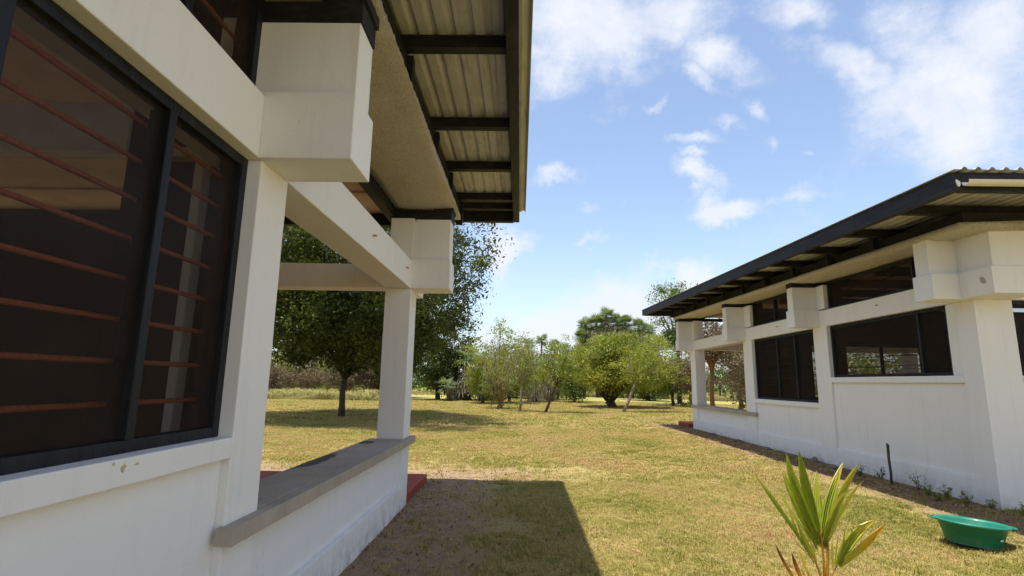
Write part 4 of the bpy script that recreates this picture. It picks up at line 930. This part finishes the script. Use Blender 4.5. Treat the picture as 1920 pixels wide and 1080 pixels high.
# ------------------------------------------------------------------ weeds along the right wall
def weed(label, x, y, h, seed, dry=False):
    r = random.Random(seed); z = float(gz(x, y)); t = thing('weed', label, 'weed', (x, y, z-.01), 'weeds along the right wall'); g = Geo(); cen = []
    for k in range(7):
        a = r.uniform(0, 6.28); l = h*r.uniform(.5, 1.1); d = Vector((math.cos(a)*.5, math.sin(a)*.5, 1)).normalized(); p0 = Vector((x, y, z-.01)); p1 = p0+d*l*.5+Vector((0, 0, .02)); p2 = p0+d*l
        g.tube([p0, p1, p2], [.004, .003, .0015], 4)
        for j in range(9): cen.append(p0.lerp(p2, r.uniform(.25, 1))+Vector((r.uniform(-1, 1), r.uniform(-1, 1), r.uniform(-.5, 1)))*h*.13)
    g.build('stems', TWIG, t); V, Fc, A = leaf_quads(np.array(cen), .045, seed=seed, attr=np.array([r.random() for _ in cen])); mesh_obj('leaves', V, Fc, LEAF_GREY if dry else LEAF_MID, t, attr=A)
weed('leafy green weed growing at the foot of the thin stake', 6.0, 9.25, .26, 1)
weed('sprawling weed just left of the thin stake by the wall', 5.95, 9.75, .20, 2)
weed('thin tall weed against the plinth between stake and corner', 6.05, 8.5, .34, 3, True)
for k, (x, y, h) in enumerate(((5.95, 8.2, .16), (6.0, 7.9, .20), (6.05, 7.6, .17), (5.9, 7.45, .15), (6.1, 7.3, .14), (6.5, 7.05, .18), (5.85, 8.05, .13), (5.75, 7.75, .13), (6.25, 7.0, .15), (6.9, 7.0, .15))):
    weed('low dry weed in the tangle at the near corner of the right building', x, y, h, 10+k, True)

# ------------------------------------------------------------------ stake, twig
p = Vector((5.98, 9.0, float(gz(5.98, 9.0))-.03))
g = Geo().tube([p, p+Vector((.004, 0, .2)), p+Vector((-.006, 0, .42)), p+Vector((.0, 0, .63)), p+Vector((-.02, 0, .655))], [.021, .019, .020, .022, .012], 7); o = g.build('wooden_stake', BARK, None, origin=p)
tag(o, 'thin grey wooden stake standing upright in the soil by the right wall', 'stake')
q = at(1307, 1068, 4.4); q.z = .02
g = Geo().tube([q+Vector((-.09, .03, 0)), q, q+Vector((.08, -.01, .01))], [.008, .009, .004], 6); o = g.build('fallen_twig', PALEBARK, None, origin=q); tag(o, 'short pale twig lying on the grass at the bottom of the picture', 'twig')

# ------------------------------------------------------------------ green tub
def tub():
    cx, cy = 4.66, 5.86; z0 = float(gz(cx, cy))+.012
    t = thing('plastic_tub', 'round green plastic tub standing on the grass at lower right', 'tub', (cx, cy, z0))
    prof = [(.0, .012), (.22, .012), (.245, .02), (.30, .195), (.312, .215), (.335, .222), (.345, .212), (.343, .196), (.322, .192), (.312, .196), (.255, .012), (.235, -.008), (.0, -.008)]
    n = 56; V = []; Fc = []
    for (rr_, zz) in prof[1:-1]:
        for k in range(n):
            a = 6.2832*k/n; V.append((cx+rr_*math.cos(a), cy+rr_*math.sin(a)*.94, z0+zz))
    m_ = len(prof)-2
    for i in range(m_-1):
        for k in range(n): Fc.append((i*n+k, i*n+(k+1) % n, (i+1)*n+(k+1) % n, (i+1)*n+k))
    Fc.append(tuple(range(n))); Fc.append(tuple((m_-1)*n+k for k in range(n))[::-1])
    b_ = mesh_obj('basin', V, Fc, TUBG, t, True)
    for a in (R(-28), R(152)):
        ca = Vector((cx+.338*math.cos(a), cy+.338*math.sin(a)*.94, z0+.208)); tg = Vector((-math.sin(a), math.cos(a), 0)); ou = Vector((math.cos(a), math.sin(a), 0))
        Geo().tube([ca-tg*.075, ca-tg*.06+ou*.03, ca+ou*.040, ca+tg*.06+ou*.03, ca+tg*.075], [.011]*5, 8).build('handle', TUBG, t)
    t.rotation_euler = (R(-1.5), R(4.0), 0); t.location.z += .02; t.scale = (.92, .92, .95)
    def decal(name, ang, r_, zz, w, h, inward, mat):
        V = []; n = 16
        for k in range(n):
            q = 6.2832*k/n; a = ang+math.cos(q)*w/r_; rz = zz+math.sin(q)*h; rad = r_+(rz-zz)*.30+(-.004 if inward else .0035); V.append((cx+rad*math.cos(a), cy+rad*math.sin(a)*.94, z0+rz))
        mesh_obj(name, V, [tuple(range(n))], mat, t)
    decal('sticker', R(-72), .312-.022, .11, .026, .012, False, STICKER); decal('inner_sticker', R(52), .262, .16-.055, .022, .010, True, STICKER)
tub()

# ------------------------------------------------------------------ young coconut palm
def blade(g, pts, w0, val, fold=.35, r=random):
    """pleated leaf blade along pts, V-folded, tapering to both ends"""
    NP = 9 if w0 > .03 else 3; n = len(pts); V = []; Fc = []; viewd = Vector((0, -1, .25)).normalized()
    for i, p in enumerate(pts):
        t = (pts[min(i+1, n-1)]-pts[max(i-1, 0)]).normalized(); s = t.cross(viewd).normalized(); nn_ = s.cross(t)
        u = i/(n-1); w = w0*max(.04, (math.sin(math.pi*min(1, .12+u*.88))**.75))
        for k in range(NP): c = k/(NP-1)*2-1; V.append(p+s*w*.5*c+nn_*w*(fold*.5*abs(c)+(.075 if k % 2 else -.075)))
    for i in range(n-1):
        for k in range(NP-1): a = i*NP+k; Fc.append((a, a+1, a+NP+1, a+NP))
    g.add(V, Fc)
    for i in range(n): g.a += [min(1, max(0, val(i/(n-1))+(.05 if k % 2 else -.03)+.03*math.sin(k*2.1+len(V)))) for k in range(NP)]
def seedling():
    base = at(1545, 1112, 4.55); base.z = 0
    t = thing('coconut_seedling', 'young coconut palm with upright pleated green and yellow fronds in the foreground', 'palm seedling', base)
    m = M('coconut_leaf'); a = m.n('ShaderNodeAttribute', attribute_name='v'); cr = m.n('ShaderNodeValToRGB'); e = cr.color_ramp.elements
    e[0].color = (.17, .25, .015, 1); e[1].color = (.16, .045, .02, 1)
    for p_, c_ in ((.22, (.32, .38, .03)), (.42, (.55, .52, .07)), (.65, (.66, .46, .03)), (.8, (.62, .26, .05))): k = e.new(p_); k.color = rgb(c_)
    m.l(m.mul(a.outputs['Fac'], m.rng(m.noise(18, 3), .3, .7, .0, .13), 'ADD'), cr.inputs[0]); m.col(cr.outputs[0]); m.rough(.38); m.b.inputs['Specular IOR Level'].default_value = .5
    tr = m.n('ShaderNodeBsdfTranslucent'); m.l(cr.outputs[0], tr.inputs[0]); ms = m.n('ShaderNodeMixShader'); ms.inputs[0].default_value = .38; m.l(m.b.outputs[0], ms.inputs[1]); m.l(tr.outputs[0], ms.inputs[2]); m.l(ms.outputs[0], m.out.inputs[0])
    LEAF = m.m
    rd = random.Random(3)
    def curve(a, b, c=None, n=9, Ya=4.55, Yb=4.55):
        A = at(a[0], a[1], Ya); B_ = at(b[0], b[1], Yb); Mx = (A+B_)/2 if c is None else at(c[0], c[1], (Ya+Yb)/2)*2-(A+B_)/2
        return [A*(1-u)**2+Mx*2*u*(1-u)+B_*u*u for u in [i/(n-1) for i in range(n)]]
    # (base px, tip px, mid px, width m, depth of tip, colour from -> to, petiole colour)
    green = lambda lo, hi: (lambda u: lo+(hi-lo)*u)
    SPEC = [
     ((1535, 1010), (1474, 850), (1495, 925), .060, 4.35, green(.08, .12)), ((1536, 1005), (1498, 846), (1513, 925), .066, 4.5, green(.12, .10)),
     ((1534, 1020), (1471, 886), (1494, 950), .048, 4.7, green(.05, .18)), ((1538, 1000), (1531, 882), (1531, 940), .046, 4.75, green(.1, .2)),
     ((1542, 1015), (1581, 867), (1556, 935), .055, 4.7, lambda u: .12+.4*max(0, u-.55)/.45), ((1544, 1020), (1611, 869), (1573, 935), .046, 4.4, green(.12, .42)),
     ((1545, 1025), (1590, 905), (1565, 960), .050, 4.55, green(.05, .2)), ((1540, 1022), (1562, 900), (1547, 960), .042, 4.85, green(.15, .3)),
     ((1531, 1030), (1500, 930), (1512, 975), .030, 4.5, green(.2, .15)), ((1530, 1050), (1495, 985), (1510, 1012), .02, 4.45, green(.3, .2))]
    for bpx, tpx, mpx, w, Yt, val in SPEC:
        w *= 1.35; g = Geo(); blade(g, curve(bpx, tpx, mpx, 11, 4.55, Yt), w, val); g.build('leaflet', LEAF, t, False)
        for k in (-1, 1):   # split strips beside each leaflet
            g = Geo(); blade(g, curve((bpx[0]+k*2, bpx[1]+4), (tpx[0]+k*rd.uniform(5, 9), tpx[1]+rd.uniform(18, 50)), (mpx[0]+k*rd.uniform(7, 11), mpx[1]+12), 8, 4.56, Yt+.03*k), w*.42, lambda u, v=val: min(1, v(u)+.06)); g.build('leaflet', LEAF, t, False)
    # long left frond
    g = Geo(); blade(g, curve((1508, 1022), (1413, 886), (1455, 945), 12, 4.5, 4.3), .036, lambda u: .1+.45*max(0, u-.6)/.4); g.build('leaflet', LEAF, t, False)
    for k in range(5):
        y = 985+k*11; x = 1490+k*7; g = Geo(); blade(g, curve((x+8, y+28), (x-14+rd.uniform(-4, 4), y-34), None, 7, 4.5, 4.4), .018, green(.1, .25)); g.build('leaflet', LEAF, t, False)
    # right low frond
    for (b_, t_, m_, w, v) in (((1572, 1058), (1641, 975), (1598, 1008), .085, lambda u: .08+.5*u*u), ((1574, 1062), (1660, 982), (1624, 1018), .055, lambda u: .3+.4*u), ((1570, 1060), (1585, 986), (1580, 1020), .014, green(.3, .15)), ((1572, 1055), (1602, 981), (1590, 1015), .014, green(.3, .2)), ((1566, 1064), (1572, 1000), (1568, 1030), .013, green(.5, .3)), ((1562, 1070), (1560, 1010), (1560, 1040), .018, green(.5, .3)), ((1572, 1050), (1612, 1000), (1592, 1022), .016, green(.2, .1))):
        g = Geo(); blade(g, curve(b_, t_, m_, 9, 4.5, 4.45), w, v); g.build('leaflet', LEAF, t, False)
    # withered low fronds
    for (b_, t_, m_, w, v) in (((1500, 1100), (1454, 1020), (1474, 1062), .030, lambda u: .62+.38*u), ((1510, 1100), (1484, 1036), (1494, 1066), .034, lambda u: .62+.38*u), ((1522, 1090), (1500, 1030), (1508, 1060), .02, green(.62, .5))):
        g = Geo(); blade(g, curve(b_, t_, m_, 8, 4.45, 4.35), w, v); g.build('leaflet', LEAF, t, False)
    # stalks
    for (b_, t_, m_, w) in (((1545, 1100), (1536, 990), (1544, 1045), .018), ((1543, 1100), (1508, 1018), (1530, 1055), .015), ((1548, 1100), (1573, 1052), (1562, 1075), .015), ((1550, 1100), (1552, 1000), (1552, 1050), .024), ((1540, 1100), (1500, 1100), (1520, 1090), .012)):
        g = Geo(); pts = curve(b_, t_, m_, 7, 4.55, 4.54); pts[0].z = max(pts[0].z, -.02); g.tube(pts, [w*.6-w*.35*i/6 for i in range(7)], 6); g.a = [.68]*len(g.v); g.build('stalk', LEAF, t)
    g = Geo(); g.tube([base+Vector((0, 0, -.03)), base+Vector((0, 0, .05)), at(1545, 1085, 4.55)], [.03, .035, .018], 9); g.a = [.72]*len(g.v); g.build('stem', LEAF, t)
seedling()
